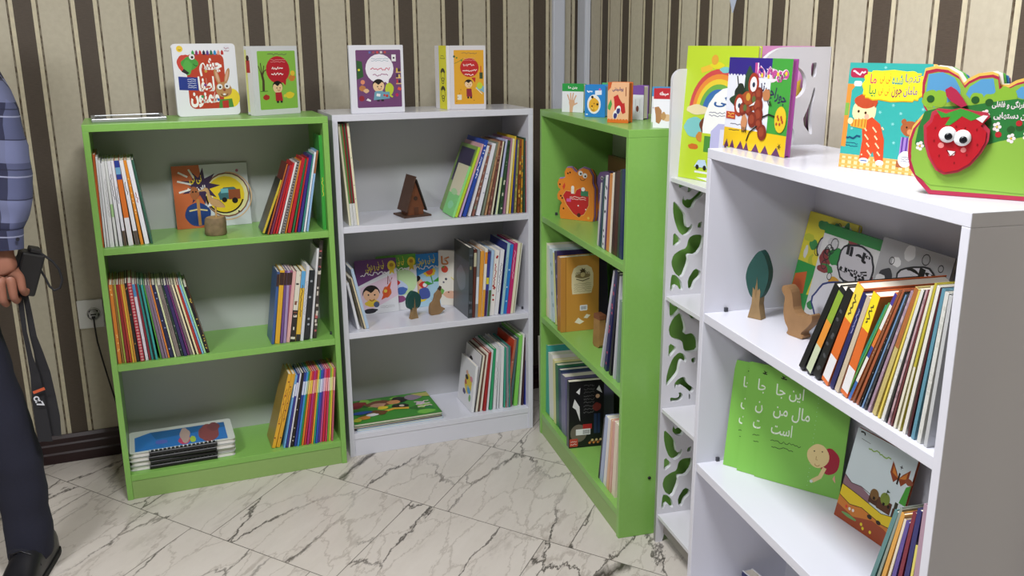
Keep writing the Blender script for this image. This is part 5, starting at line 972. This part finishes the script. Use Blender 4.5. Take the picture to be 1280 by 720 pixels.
# comb-bound notebooks lying on the bottom shelf of the left green bookcase
black = mat('#141417', .35)
def notebook(k, z, sx, dy, rz, w, dep, th, label):
    X = at_shelf(FA, sx, dy, z, rz); b = MB()
    def sheet(z0, z1, m, ins=0): b.prism([(x, y) for x, y in rounded(w-2*ins, dep-ins, .012)], z0, z1, m, X=Matrix.Translation((ins, 0, 0)) @ Matrix(((1,0,0,0),(0,0,1,0),(0,1,0,0),(0,0,0,1))))
    sheet(0, .0012, paper('#c8cac8')); sheet(th-.0012, th, paper('#d3d8d2'))
    if k == 0:
        a = Art(w, dep); a.P([(.05,.06),(.93,.06),(.93,.86),(.20,.86),(.05,.70)],'#2f78c4'); a.P([(.25,.5),(.93,.62),(.93,.86),(.2,.86)],'#27659f'); a.B(.76,.45,.10,.22,'#8a4a4c',3); a.B(.82,.7,.06,.12,'#7a4448',5); a.B(.52,.28,.06,.1,'#c8486a',4); a.B(.53,.5,.05,.2,'#b8a098',6); a.B(.60,.26,.03,.08,'#a8c84a',8); a.B(.30,.35,.06,.05,'#5a6ac0',9)
        b.art(a, Matrix.Translation((0, 0, th)) @ Matrix.Rotation(-PI/2, 4, 'X'))
    o = b.build('notebook', None, X)
    b = MB()
    def sh2(z0, z1, m, ins): b.prism([(x, y) for x, y in rounded(w-2*ins, dep-2*ins, .012)], z0, z1, m, X=Matrix.Translation((ins, ins, 0)) @ Matrix(((1,0,0,0),(0,0,1,0),(0,1,0,0),(0,0,0,1))))
    sh2(.0012, th-.0012, mat('#dedcd6', .8, .2), .003); b.build('pages', o)
    m = MB(); m.tube([(w*.18, -.001, th*.5), (w*.82, -.001, th*.5)], th*.60, black, 12)
    for i in range(17):
        x = w*.19+i*w*.62/16; m.box(x-.002, -.004, th-.0005, x+.002, .010, th+.0012, paper('#dfe2e4') if i % 1 == 0 else black)
    m.box(w*.18, -.002, th-.0003, w*.82, .008, th+.0004, black)
    m.build('comb_binding', o); tag(o, label, 'notebook', 'comb-bound notebooks stacked on the bottom shelf'); return o
s0, _ = FA.at(163.9, 594.7, .03); s1, _ = FA.at(296.5, 569.7, .03); th = .0145; W_ = s1-s0
for i, lab in enumerate(['lowest comb-bound notebook in the stack, bottom shelf of left green bookcase','second comb-bound notebook from the bottom of the stack, left green bookcase','third comb-bound notebook from the bottom of the stack, left green bookcase','blue-covered notebook on top of the comb-bound stack, left green bookcase']):
    notebook(0 if i == 3 else 1, ZS[2]+i*(th+.0022), s0+.003*(i % 2), .030-.002*i, [.0,.012,-.01,.0][i], W_-.004, .188, th, lab)
# flat picture books in the narrow white bookcase
def flat_book(F, s, d, z, w, dep, th, rz, col, art, label, group):
    X = at_shelf(F, s, d, z, rz); b = MB(); m = paper(col)
    b.box(0, 0, 0, w, dep, .0012, m); b.box(0, 0, th-.0012, w, dep, th, m); b.box(0, dep-.0012, .0012, w, dep, th-.0012, m)
    a = Art(w, dep); art(a); b.art(a, Matrix.Translation((0, 0, th)) @ Matrix.Rotation(-PI/2, 4, 'X'))
    o = b.build('picture_book', None, X); g = MB(); g.box(.002, .002, .0012, w-.002, dep-.0012, th-.0012, mat(PAGE, .8, .2)); g.build('pages', o); tag(o, label, 'book', group)
def a_jungle(a):
    a.R(0,0,1,1,'#3f8a34'); r = random.Random(5)
    for k in range(22): a.B(r.uniform(.1,.9), r.uniform(.1,.9), r.uniform(.05,.12), r.uniform(.04,.09), r.choice(['#5aa83c','#2f6a2a','#74b848','#8ac04a','#2a7a3a']), seed=k)
    a.B(.16,.82,.10,.06,'#8a2a2a',3); a.B(.10,.70,.10,.05,'#7a2030',4); a.B(.40,.72,.16,.10,'#7a4a34',5); a.B(.37,.66,.09,.06,'#c89a80',6); a.B(.64,.78,.10,.09,'#1e1a1a',7); a.B(.56,.70,.08,.06,'#c88a5a',8); a.B(.60,.50,.10,.06,'#24201e',9); a.E(.62,.50,.03,'#c8c0b0'); a.L([(.40,.36),(.52,.42),(.68,.36)],.05,'#d8a83a'); a.B(.40,.52,.06,.05,'#e0c43a',10)
    a.B(.30,.34,.12,.07,'#6a4428',11); a.B(.24,.28,.07,.04,'#dcdcdc',12); a.B(.15,.42,.12,.04,'#2f52a0',13); a.B(.14,.2,.07,.05,'#c8843a',14); a.B(.06,.14,.05,.05,'#b8b83a',15); a.E(.84,.5,.05,'#b8a8c0'); a.B(.80,.80,.10,.08,'#8a7a8a',16); a.P([(.80,.95),(1,.95),(1,.75),(.9,.8)],'#b0aa5a')
    a.scrib(.78,.30,.95,.62,'#e4c8d0',3,.02,6)
s0, d0 = FB.onz(444, 540, .115); s1, d1 = FB.onz(557, 519, .115)
flat_book(FB, .032, .020, ZS[2], .330, .185, .008, .02, '#9cc0d8', lambda a: a.R(0,0,1,1,'#a8c8dc'), 'pale blue book lying lowest in the flat stack, narrow white bookcase', 'picture books lying flat on the bottom shelf')
flat_book(FB, .022, .024, ZS[2]+.009, .335, .195, .010, .005, '#5a2f1e', lambda a: a.R(0,0,1,1,'#4a7a3a'), 'brown-edged book in the middle of the flat stack, narrow white bookcase', 'picture books lying flat on the bottom shelf')
flat_book(FB, .022, .020, ZS[2]+.020, .335, .225, .009, .0, '#3a7a30', a_jungle, 'green jungle picture book lying on top of the flat stack, narrow white bookcase', 'picture books lying flat on the bottom shelf')
# white file at the bottom of the large bookcase
face_book('book', FE, (923,760), (990,790), ZS[2], 712.5, .03, '#dedfe4', lambda a: a.R(0,.8,.3,.96,'#2a3060'), 'white book with navy patch on the lowest visible shelf of the large white bookcase', d=.13, right_d=.16, tilt=.05)
# framed print lying on top of the left green bookcase
e = empty('framed_picture', at_shelf(FA, .028, .055, ZT, .04)); tag(e, 'silver picture frame lying flat on the left end of the left green bookcase', 'picture frame')
fm = mat('#b4b8bc', .3, metal=.6); m = MB()
for a in ((0,0,.215,.012),(0,.168,.215,.18),(0,.012,.012,.168),(.203,.012,.215,.168)): m.box(a[0], a[1], 0, a[2], a[3], .011, fm, bev=.002)
m.build('frame', e); MB().box(.012, .012, .001, .203, .168, .0095, mat('#6f777a', .1, .6)).build('glass', e)
# carved wooden bird on a stump
e = empty('wooden_bird', at_shelf(FA, .362, .095, ZS[0], -.1)); tag(e, 'carved wooden heron standing on a bark-covered stump, left green bookcase', 'wooden figure')
wd = mat('#b08d5c', .55, var=.25, scale=30, bump=.2); bark = mat('#7d6a4e', .85, var=.45, scale=55, bump=.9)
wob = lambda q, z: 1+.10*noise.noise((math.cos(q)*1.5, math.sin(q)*1.5, z*30))
m = MB(); m.lathe([(.033,0),(.036,.004),(.0345,.02),(.035,.04),(.033,.054),(.030,.057)], bark, 28, None, wob); m.build('stump', e)
m = MB(); m.lathe([(.0285,.0565),(.0285,.058)], mat('#a98a5f', .7, var=.2, scale=60), 24, None, wob); m.build('cut_face', e)
m = MB(); m.tube([(.004,0,.056),(.004,0,.098)], .0032, mat('#c09a62', .6), 8); m.build('leg', e)
P = [(-.030,.150),(-.024,.156),(-.016,.154),(-.012,.147),(-.010,.135),(-.006,.122),(.004,.118),(.016,.114),(.028,.102),(.036,.088),(.024,.089),(.012,.090),(0,.094),(-.010,.102),(-.016,.114),(-.018,.130),(-.020,.143),(-.025,.146),(-.052,.144)]
P = smooth_loop(P, 1); P = P[::-1]
m = MB(); m.prism(P[::-1] if sum(P[i][0]*P[(i+1)%len(P)][1]-P[(i+1)%len(P)][0]*P[i][1] for i in range(len(P))) < 0 else P, -.006, .006, wd); o = m.build('bird_body', e, None, .002)
# birdhouse
e = empty('birdhouse', at_shelf(FB, .298, .135, ZS[0], .16)); tag(e, 'small dark brown wooden house with steep roof and chimney on the narrow white bookcase', 'wooden house')
bw = mat('#6b3d24', .5, var=.35, scale=22, bump=.15); bd = mat('#4a3226', .6, var=.3, scale=30, bump=.2); bk_ = mat('#1f1713', .6)
MB().box(-.054, -.050, 0, .054, .050, .006, bd, bev=.001).build('base_plate', e)
wl_ = [(-.030,.006),(.030,.006),(.030,.022),(.034,.026),(0,.128),(-.034,.026),(-.030,.022)]
m = MB(); m.prism(wl_, -.032, .032, bw); m.build('walls', e)
for sg in (-1, 1):
    ang = math.atan2(.104, .034); m = MB(); ln = .120
    X = Matrix.Translation((sg*.040, 0, .020)) @ Matrix.Rotation(-sg*(PI/2-ang) if False else sg*(-(PI/2-ang)), 4, 'Y')
    m.box(-.0025, -.040, 0, .0025, .040, ln+(.012 if sg < 0 else 0), bd if sg < 0 else bk_, X=X); m.build('roof_panel', e)
m = MB(); m.box(.006, .004, .070, .018, .018, .132, bw); m.build('chimney', e)
m = MB(); m.lathe([(.0075,0),(.0075,.0015)], bk_, 18, Matrix.Translation((0,-.0322,.066)) @ Matrix.Rotation(PI/2,4,'X')); m.lathe([(.0062,.0012),(.0062,.002)], mat('#3a241a',.7), 18, Matrix.Translation((0,-.0322,.066)) @ Matrix.Rotation(PI/2,4,'X')); m.build('entrance_hole', e)
m = MB(); m.box(-.007, -.0335, .006, .010, -.0318, .034, mat('#54301f', .5, var=.2)); m.build('house_door', e)
# flat wooden trees and animals
tg = mat('#1b4843', .55, var=.15, scale=60); tw = mat('#8f744e', .6, var=.25, scale=45, bump=.2)
def ccw(P): return P if sum(P[i][0]*P[(i+1)%len(P)][1]-P[(i+1)%len(P)][0]*P[i][1] for i in range(len(P))) > 0 else P[::-1]
def wooden_tree(F, s, d, z, rz, crown, trunk, branch, th, label):
    e = empty('wooden_tree', at_shelf(F, s, d, z, rz)); tag(e, label, 'wooden figure', 'flat wooden trees')
    m = MB(); m.prism(ccw(smooth_loop(crown, 2)), -th/2, th/2, tg); m.build('crown', e, None, .0015)
    m = MB(); m.prism(ccw(trunk), -th/2-.0008, th/2+.0008, tw); m.prism(ccw(branch), -th/2-.0008, th/2+.0008, tw); m.build('trunk', e)
wooden_tree(FB, .279, .095, ZS[1], .35, [(-.012,.036),(-.026,.044),(-.030,.062),(-.028,.080),(-.018,.096),(-.004,.106),(.010,.102),(.022,.092),(.030,.078),(.030,.058),(.024,.042),(.010,.036)], [(-.016,0),(.016,0),(.009,.028),(.012,.044),(.004,.036),(.002,.075),(-.003,.042),(-.011,.044),(-.008,.026)], [(-.001,.03),(.002,.03),(.0005,.082)], .016, 'small wooden tree with round dark green crown on the narrow white bookcase')
wooden_tree(FE, .085, .10, ZS[0], .55, [(0,.045),(-.014,.050),(-.024,.072),(-.029,.095),(-.024,.120),(-.008,.148),(.004,.160),(.016,.148),(.028,.118),(.028,.095),(.022,.070),(.012,.050)], [(-.017,0),(.017,0),(.010,.034),(.011,.066),(.008,.072),(.004,.066),(.001,.092),(-.003,.066),(-.008,.072),(-.009,.034)], [(-.001,.05),(.002,.05),(.0005,.098)], .020, 'wooden tree with pointed dark green crown on the large white bookcase')
def wooden_animal(name, F, s, d, z, rz, out, th, label, col):
    m = MB(); P = ccw(smooth_loop(out, 1)); m.prism(P, -th/2, th/2, mat(col, .6, var=.22, scale=40, bump=.2)); o = m.build(name, None, at_shelf(F, s, d, z, rz), .0025); tag(o, label, 'wooden figure'); return o
o = wooden_animal('wooden_rabbit', FB, .372, .115, ZS[1], .15, [(-.026,0),(.008,0),(.018,.006),(.026,.014),(.034,.016),(.030,.022),(.018,.024),(.014,.040),(.012,.056),(.020,.066),(.022,.080),(.016,.088),(.022,.104),(.014,.096),(.006,.086),(-.004,.078),(-.006,.064),(-.012,.050),(-.022,.044),(-.027,.030),(-.028,.012)], .018, 'small wooden rabbit figure beside the little tree on the narrow white bookcase', '#8d6f4c')
m = MB(); m.prism(ccw([(.015,.090),(.021,.106),(.011,.094)]), -.0095, .0095, mat('#3a2a1c', .6)); m.build('dark_ear', o)
o = wooden_animal('wooden_duck', FE, .224, .118, ZS[0], .25, [(-.018,0),(.028,0),(.030,.006),(.022,.012),(.040,.030),(.052,.046),(.050,.062),(.030,.050),(.010,.050),(-.002,.060),(-.006,.080),(-.012,.098),(-.024,.106),(-.036,.104),(-.040,.096),(-.036,.088),(-.028,.080),(-.030,.062),(-.030,.044),(-.024,.026),(-.012,.012)], .024, 'carved wooden duck in front of the comic books on the large white bookcase', '#94704a')
e = empty('wooden_figure', at_shelf(FC, .408, .085, ZS[1], .2)); tag(e, 'small upright wooden figure in front of the golden book, right green bookcase', 'wooden figure')
m = MB(); m.prism(ccw(smooth_loop([(-.022,0),(.022,0),(.020,.05),(.018,.088),(.020,.10),(-.018,.10),(-.018,.07),(-.021,.04)],1)), -.012, .012, mat('#9a7444', .6, var=.3, scale=40, bump=.2)); m.build('figure_body', e, None, .002)
m = MB(); m.prism(ccw([(-.019,.098),(.021,.098),(.019,.114),(-.016,.116)]), -.0125, .0125, mat('#7a4a30', .6, var=.2)); m.build('figure_head', e, None, .002)
# ------------------------------------------------------------------ the person at the left edge
PC = Vector((-2.225, -.705, 0)); PL = Vector((.94, -.34, 0)); PF = Vector((-.34, -.94, 0))
def tw(v): q = Matrix.Rotation(-.030, 2) @ Vector((v[0]+1.598319, v[1]+3.465166)); return Vector((q.x-1.7330268, q.y-3.4710073, v[2]))
def pw(l, f, z): return tw(PC + PL*l + PF*f + Vector((0, 0, z)))
def skin(name, verts, edges, radii, m, parent=None, sub=2, root=0, post=None, flat=None):
    me = bpy.data.meshes.new(name); me.from_pydata([tuple(v) for v in verts], edges, [])
    o = bpy.data.objects.new(name+'_tmp', me); COL.objects.link(o)
    s = o.modifiers.new('skin', 'SKIN'); s.use_smooth_shade = True; s.branch_smoothing = .3
    for i, r in enumerate(radii):
        d = me.skin_vertices[0].data[i]; d.radius = r if isinstance(r, tuple) else (r, r); d.use_root = i == root
    ss = o.modifiers.new('sub', 'SUBSURF'); ss.levels = sub; ss.render_levels = sub
    me2 = bpy.data.meshes.new_from_object(o.evaluated_get(bpy.context.evaluated_depsgraph_get()))
    bpy.data.objects.remove(o); me2.name = name; me2.materials.clear(); me2.materials.append(m)
    if post:
        for v in me2.vertices: v.co = post(v.co.copy())
    for p in me2.polygons: p.use_smooth = True
    r = bpy.data.objects.new(name, me2); COL.objects.link(r)
    if parent: r.parent = parent
    return r
skm = mat('#8f5f4d', .5, var=.08, scale=60)
V = []; E_ = []; Rr = []
def add(p, r, par=None):
    V.append(p); Rr.append(r); i = len(V)-1
    if par is not None: E_.append((par, i))
    return i
pel = add(pw(0,0,.98), .07); ab = add(pw(0,.01,1.15), .07, pel); ch = add(pw(0,.0,1.34), .08, ab); nk = add(pw(0,-.01,1.50), .05, ch); nk2 = add(pw(0,-.004,1.55), .043, nk)
hd0 = add(pw(0,.02,1.618), (.094,.09), nk2); hd1 = add(pw(0,.012,1.69), (.102,.104), hd0); hd2 = add(pw(0,.0,1.75), (.088,.09), hd1)
# left arm (nearest the bookcases), down to the wrist
def wpt(x, y, z): return tw((x, y, z))
sh = add(wpt(-2.055,-.765,1.455), .036, ch); el = add(wpt(-1.985,-.785,1.17), .038, sh); wr = add(wpt(-2.003,-.835,.945), (.027,.022), el); pm = add(wpt(-2.006,-.842,.915), (.034,.018), wr)
K = [wpt(-2.042,-.848,.878), wpt(-2.018,-.856,.872), wpt(-1.993,-.854,.874), wpt(-1.972,-.846,.882)]
LEN = [.043,.047,.043,.034]
for k, kp in enumerate(K):
    a = add(kp, .0125, pm); p1 = kp+Vector((.001,-.004,-LEN[k])); b = add(p1, .0105, a); p2 = p1+Vector((.003,.022,-.016)); c_ = add(p2, .0098, b); add(p2+Vector((.003,.022,.004)), .0088, c_)
t0 = add(wpt(-2.035,-.822,.905), .014, pm); t1 = add(wpt(-2.044,-.796,.872), .012, t0); add(wpt(-2.026,-.776,.850), .0105, t1)
# right arm hanging
shr = add(pw(-.19,0,1.455), .036, ch); elr = add(pw(-.24,-.02,1.17), .038, shr); wrr = add(pw(-.25,.05,.94), (.026,.022), elr); pmr = add(pw(-.25,.06,.90), (.032,.018), wrr)
for k in range(4):
    f = .03-.02*k; a = add(pw(-.255,.06+f,.855), .0115, pmr); b = add(pw(-.25,.065+f,.815), .0098, a); c_ = add(pw(-.238,.07+f,.790), .009, b); add(pw(-.226,.07+f,.775), .008, c_)
t0 = add(pw(-.235,.095,.88), .0125, pmr); t1 = add(pw(-.222,.105,.85), .011, t0); add(pw(-.215,.105,.825), .0095, t1)
for sg, fx in ((1, 0.0), (-1, .02)):
    hp = add(pw(.09*sg,0,.90), .055, pel); kn = add(pw(.148 if sg > 0 else -.123,.004+fx,.48), .038, hp); an = add(pw(.176 if sg > 0 else -.13,-.0+fx,.10), .030, kn); add(pw(.17*sg if sg > 0 else -.13,.09+fx,.03), .016, an)
C0 = tw(PC)
_q = Matrix.Rotation(-.030, 2); LN = (_q @ PL.xy).normalized().to_3d(); FN = (_q @ PF.xy).normalized().to_3d()
def face_shape(co):
    d = co-C0; f = d.dot(FN); l = d.dot(LN); z = co.z
    if z < 1.56: return co
    g = lambda a, b: math.exp(-a*a-b*b)
    o = Vector((0, 0, 0))
    if f > .02:
        o += FN*.026*g(l/.012, (z-1.658)/.020)+FN*.012*g(l/.011, (z-1.685)/.02)
        o -= FN*.009*g((abs(l)-.031)/.015, (z-1.692)/.014)
        o += FN*.006*g(l/.022, (z-1.618)/.010)
    o += LN*math.copysign(.020, l)*g((f-.0)/.013, (z-1.672)/.026)
    return co+o
body = skin('person', V, E_, Rr, skm, sub=3, post=face_shape)
def face_front(l, z):
    return max((v.co-C0).dot(FN) for v in body.data.vertices if abs((v.co-C0).dot(LN)-l) < .012 and abs(v.co.z-z) < .010 and (v.co-C0).dot(FN) > 0)
tag(body, 'person in navy plaid shirt and dark trousers holding a camera at the left edge', 'person')
def plaid(nt, b):
    N = NB(nt); tc = N.n('TexCoord'); sp_ = N.n('SeparateXYZ'); N.l(tc.outputs['Object'], sp_.inputs[0])
    x = N.math('ADD', sp_.outputs[0], N.math('MULTIPLY', sp_.outputs[1], -.6)); z = N.math('ADD', sp_.outputs[2], N.math('MULTIPLY', sp_.outputs[0], .12))
    def band(v, p, o, w): return N.math('LESS_THAN', N.math('ABSOLUTE', N.math('SUBTRACT', N.math('FRACT', N.math('ADD', N.math('DIVIDE', v, p), o)), .5)), w)
    c = lin('#20233e')
    col = N.mix(N.math('MULTIPLY', band(z, .15, .1, .19), .55), c, lin('#7a80a4'))
    col = N.mix(N.math('MULTIPLY', band(x, .085, .15, .2), .45), col, lin('#686f96'))
    col = N.mix(N.math('MULTIPLY', band(z, .075, .3, .022), .7), col, lin('#12132a'))
    col = N.mix(N.math('MULTIPLY', band(x, .085, .62, .03), .75), col, lin('#10122a'))
    col = N.mix(N.math('MULTIPLY', band(x, .085, .70, .012), .7), col, lin('#a8acc4'))
    col = N.mix(N.math('MULTIPLY', band(z, .15, .52, .012), .6), col, lin('#a4a8c4'))
    N.l(col, b.inputs['Base Color'])
shm = nmat('plaid shirt cloth', .85, plaid)
def crease(amp, sc_):
    def f(co):
        n = noise.noise_vector((co.x*sc_, co.y*sc_, co.z*sc_*1.5)); return co + Vector(n)*amp
    return f
V = []; E_ = []; Rr = []
a00 = add(pw(0,0,.80), (.185,.13)); a0 = add(pw(0,0,.92), (.178,.125), a00); a1 = add(pw(0,.01,1.10), (.165,.115), a0); a2 = add(pw(0,0,1.32), (.18,.12), a1); a3 = add(pw(0,-.01,1.46), (.11,.085), a2); add(pw(0,-.005,1.525), .062, a3)
for L_ in ((wpt(-2.05,-.765,1.462), wpt(-1.992,-.775,1.32), wpt(-1.978,-.785,1.20), wpt(-1.976,-.79,1.12), wpt(-1.984,-.805,1.05), wpt(-1.993,-.818,1.02), wpt(-1.999,-.832,.962)), (pw(-.19,0,1.455), pw(-.225,-.01,1.32), pw(-.245,-.02,1.20), pw(-.25,-.01,1.12), pw(-.25,.01,1.06), pw(-.25,.03,1.02), pw(-.25,.05,.965))):
    p_ = a2
    for q_, r_ in zip(L_, (.088,.074,.062,.062,.063,.048,.043)): p_ = add(q_, r_, p_)
shirt = skin('shirt', V, E_, Rr, shm, body, post=crease(.007, 14))
m = MB(); m.tube([wpt(-2.000,-.829,1.005), wpt(-2.002,-.8335,.955)], [.050,.047], shm, 20, cap=True); m.build('cuff', shirt)
m = MB(); m.lathe([(.005,0),(.005,.002)], mat('#2a2a34', .3), 12, Matrix.Translation(wpt(-1.962,-.872,.985)) @ Matrix.Rotation(PI/2,4,'X') @ Matrix.Rotation(.7,4,'Y')); m.build('cuff_button', shirt)
trm = mat('#17192b', .9, var=.15, scale=120)
V = []; E_ = []; Rr = []
b0 = add(pw(0,0,1.08), (.13,.09)); b1 = add(pw(0,0,.92), (.15,.115), b0)
for l0 in (((.095,0,.82,.088),(.12,.01,.62,.083),(.15,.005,.48,.078),(.172,0,.38,.076),(.178,-.005,.28,.070),(.178,-.005,.16,.064),(.178,-.0,.06,.066),(.178,0,.035,.060)), ((-.095,0,.82,.088),(-.115,.02,.62,.08),(-.125,.02,.48,.072),(-.13,.02,.38,.068),(-.13,.02,.28,.064),(-.13,.02,.16,.062),(-.13,.02,.06,.064),(-.13,.02,.035,.06))):
    p_ = b1
    for l_, f_, z_, r_ in l0: p_ = add(pw(l_, f_, z_), r_, p_)
skin('trousers', V, E_, Rr, trm, body, post=crease(.008, 9))
shoem = mat('#17171c', .32, .5, var=.1, scale=80); solem = mat('#0c0c0e', .7)
def shoe(l, f):
    st = [(-.125,.018,.060),(-.117,.036,.090),(-.095,.041,.104),(-.06,.043,.108),(-.01,.045,.112),(.03,.046,.100),(.07,.048,.080),(.11,.049,.056),(.15,.046,.048),(.18,.036,.040),(.198,.018,.032)]
    m = MB(); vs = []; fs = []; n = 13; rot = .10
    for d_, w_, h_ in st:
        for k in range(n):
            q_ = PI*k/(n-1); x_ = -w_*math.cos(q_)*(1 if math.sin(q_) < .9 else 1); z_ = .016+(h_-.016)*math.sin(q_)**.6
            vs.append(tuple(pw(l+x_+d_*rot, f+d_, z_)))
    for i in range(len(st)-1):
        for k in range(n-1): fs.append((i*n+k, i*n+k+1, (i+1)*n+k+1, (i+1)*n+k))
    m.add(vs, fs+[list(range(n))[::-1], list(range((len(st)-1)*n, len(st)*n))], shoem, True)
    seam = [pw(l-.047+.04*rot, f+.04, .05), pw(l-.03, f+.045, .086), pw(l, f+.046, .098), pw(l+.03, f+.045, .086), pw(l+.049, f+.04, .05)]
    m.tube(seam, .0022, shoem, 6); o = m.build('shoe', body)
    g = MB(); top = []
    for d_, w_, h_ in st: top.append((l-w_-.004+d_*rot, f+d_))
    for d_, w_, h_ in st[::-1]: top.append((l+w_+.004+d_*rot, f+d_))
    nn = len(top); vs = [tuple(pw(a, b, .001)) for a, b in top]+[tuple(pw(a, b, .017)) for a, b in top]
    g.add(vs, [list(range(nn)), list(range(2*nn-1, nn-1, -1))]+[(i, nn+i, nn+(i+1) % nn, (i+1) % nn) for i in range(nn)], solem); g.build('sole', o)
shoe(.184, .02); shoe(-.13, .035)
for l_ in (.178, -.13):
    m = MB(); m.tube([tuple(pw(l_, .0 if l_ > 0 else .02, .17)), tuple(pw(l_, .005 if l_ > 0 else .025, .10)), tuple(pw(l_, .03 if l_ > 0 else .05, .065))], [.047,.047,.046], mat('#121320', .9), 16); m.build('sock', body)
hm = mat('#15110f', .7)
bm = bmesh.new(); bmesh.ops.create_uvsphere(bm, u_segments=24, v_segments=16, radius=1)
for v in list(bm.verts):
    if v.co.z < -.15 or (v.co.y > .35 and v.co.z < .35): bm.verts.remove(v)
m = MB(); Xh = Matrix(((PL.x, PF.x, 0, tw(PC).x), (PL.y, PF.y, 0, tw(PC).y), (0, 0, 1, 1.705), (0,0,0,1))) @ Matrix.Translation((0, -.004, 0)) @ Matrix.Diagonal((.083, .096, .094, 1)); m.bm(bm, hm, Xh, True); bm.free(); hr = m.build('hair', body)
sol = hr.modifiers.new('thick', 'SOLIDIFY'); sol.thickness = .012
for q_ in (-.03, .03):
    m = MB(); c_ = pw(q_, face_front(q_, 1.692)-.007, 1.692); m.lathe([(.002,-.009),(.009,-.005),(.011,0),(.009,.005),(.002,.009)], mat('#e8e4e0', .3), 12, Matrix.Translation(c_)); c2 = c_+PF*.0095; m.lathe([(.001,-.005),(.0045,-.003),(.0045,.003),(.001,.005)], mat('#20140f', .3), 10, Matrix.Translation(c2)); m.build('eye', body)
m = MB(); ff = face_front(0, 1.62); m.tube([pw(-.022,ff-.008,1.617), pw(-.01,ff-.002,1.62), pw(0,ff-.001,1.618), pw(.01,ff-.002,1.62), pw(.022,ff-.008,1.617)], .005, mat('#8a4a42', .5), 8); m.build('lips', body)
# ------------------------------------------------------------------ camera in the hand, with its strap
def wp(px, py, y): return Vector(hit(px, py, (0, 1, 0), y))
cb = mat('#131316', .45, bump=.2, scale=300); st_ = mat('#14141a', .75)
ce = empty('photo_camera', Matrix.Translation(wp(38, 340, -.79))); tag(ce, 'black camera with long strap held in the hand of the person', 'camera')
inv = ce.matrix_world.inverted(); ce_o = ce.matrix_world.translation
m = MB(); X = Matrix.Rotation(.35, 4, 'Y') @ Matrix.Rotation(.3, 4, 'Z')
m.box(-.036, -.020, -.062, .022, .030, .055, cb, X=X, bev=.006); m.build('camera_body', ce)
m = MB(); m.lathe([(.031,0),(.031,.045),(.028,.06),(.022,.061),(.020,.05)], cb, 28, X @ Matrix.Translation((0,.028,-.002)) @ Matrix.Rotation(-PI/2,4,'X')); m.build('lens', ce)
m = MB(); m.box(-.018, -.016, .055, .010, .018, .068, cb, X=X, bev=.003); m.build('viewfinder', ce)
loop = [(47,314),(56,320),(66,327),(74,337),(78,350),(75,360),(68,363),(62,358),(57,348),(51,338)]
m = MB(); m.tube([tuple(wp(x, y, -.80+.002*i)-ce_o) for i, (x, y) in enumerate(loop)], .0032, st_, 8); m.build('cord_loop', ce)
def ribbon(cent, y, th, parent, name, m_, art=None):
    vs = []; n = len(cent)
    for k, (x0, x1, yy) in enumerate(cent):
        for dy in (0, th): 
            for xx in (x0, x1): vs.append(tuple(wp(xx, yy, y-.004*math.sin(k*1.1)+dy)-ce_o))
    fs = [(0,2,3,1)]
    for k in range(n-1):
        a = 4*k; b = a+4; fs += [(a,a+1,b+1,b),(a+2,b+2,b+3,a+3),(a,b,b+2,a+2),(a+1,a+3,b+3,b+1)]
    a = 4*(n-1); fs.append((a,a+1,a+3,a+2)); r = MB().add(vs, fs, m_); return r
r = ribbon([(21,28,364),(24,31,390),(28,34,415),(34,41,445),(38,50,470),(40,56,500),(44,62,530),(48,66,552)], -.815, .002, ce, 'strap', st_); s_ob = r.build('strap', ce)
r = ribbon([(27,34,362),(32,40,390),(37,46,420),(42,54,440),(46,63,465),(52,70,495),(58,75,520),(62,77,545)], -.806, .002, ce, 'strap', st_); r.build('strap', ce)
m = MB(); o0 = wp(47, 500, -.8235)-ce_o
A2 = Art(.034, .017); A2.T('α7', 0, 0, 1, 1, '#c4c6ce', .03, raw=True)
Xs = Matrix.Translation(o0) @ Matrix.Rotation(1.25, 4, 'Y') @ Matrix.Translation((-.012, 0, -.008)); m.art(A2, Xs)
A3 = Art(.008, .030); A3.R(0,0,1,1,'#b8502c'); m.art(A3, Matrix.Translation(wp(41.5, 491, -.8235)-ce_o) @ Matrix.Rotation(-.28-PI/2+PI+.0, 4, 'Y') @ Matrix.Translation((-.004, 0, 0)))
m.build('strap_print', s_ob)
# the sealing pass: nothing left unlinked
bpy.context.view_layer.update()
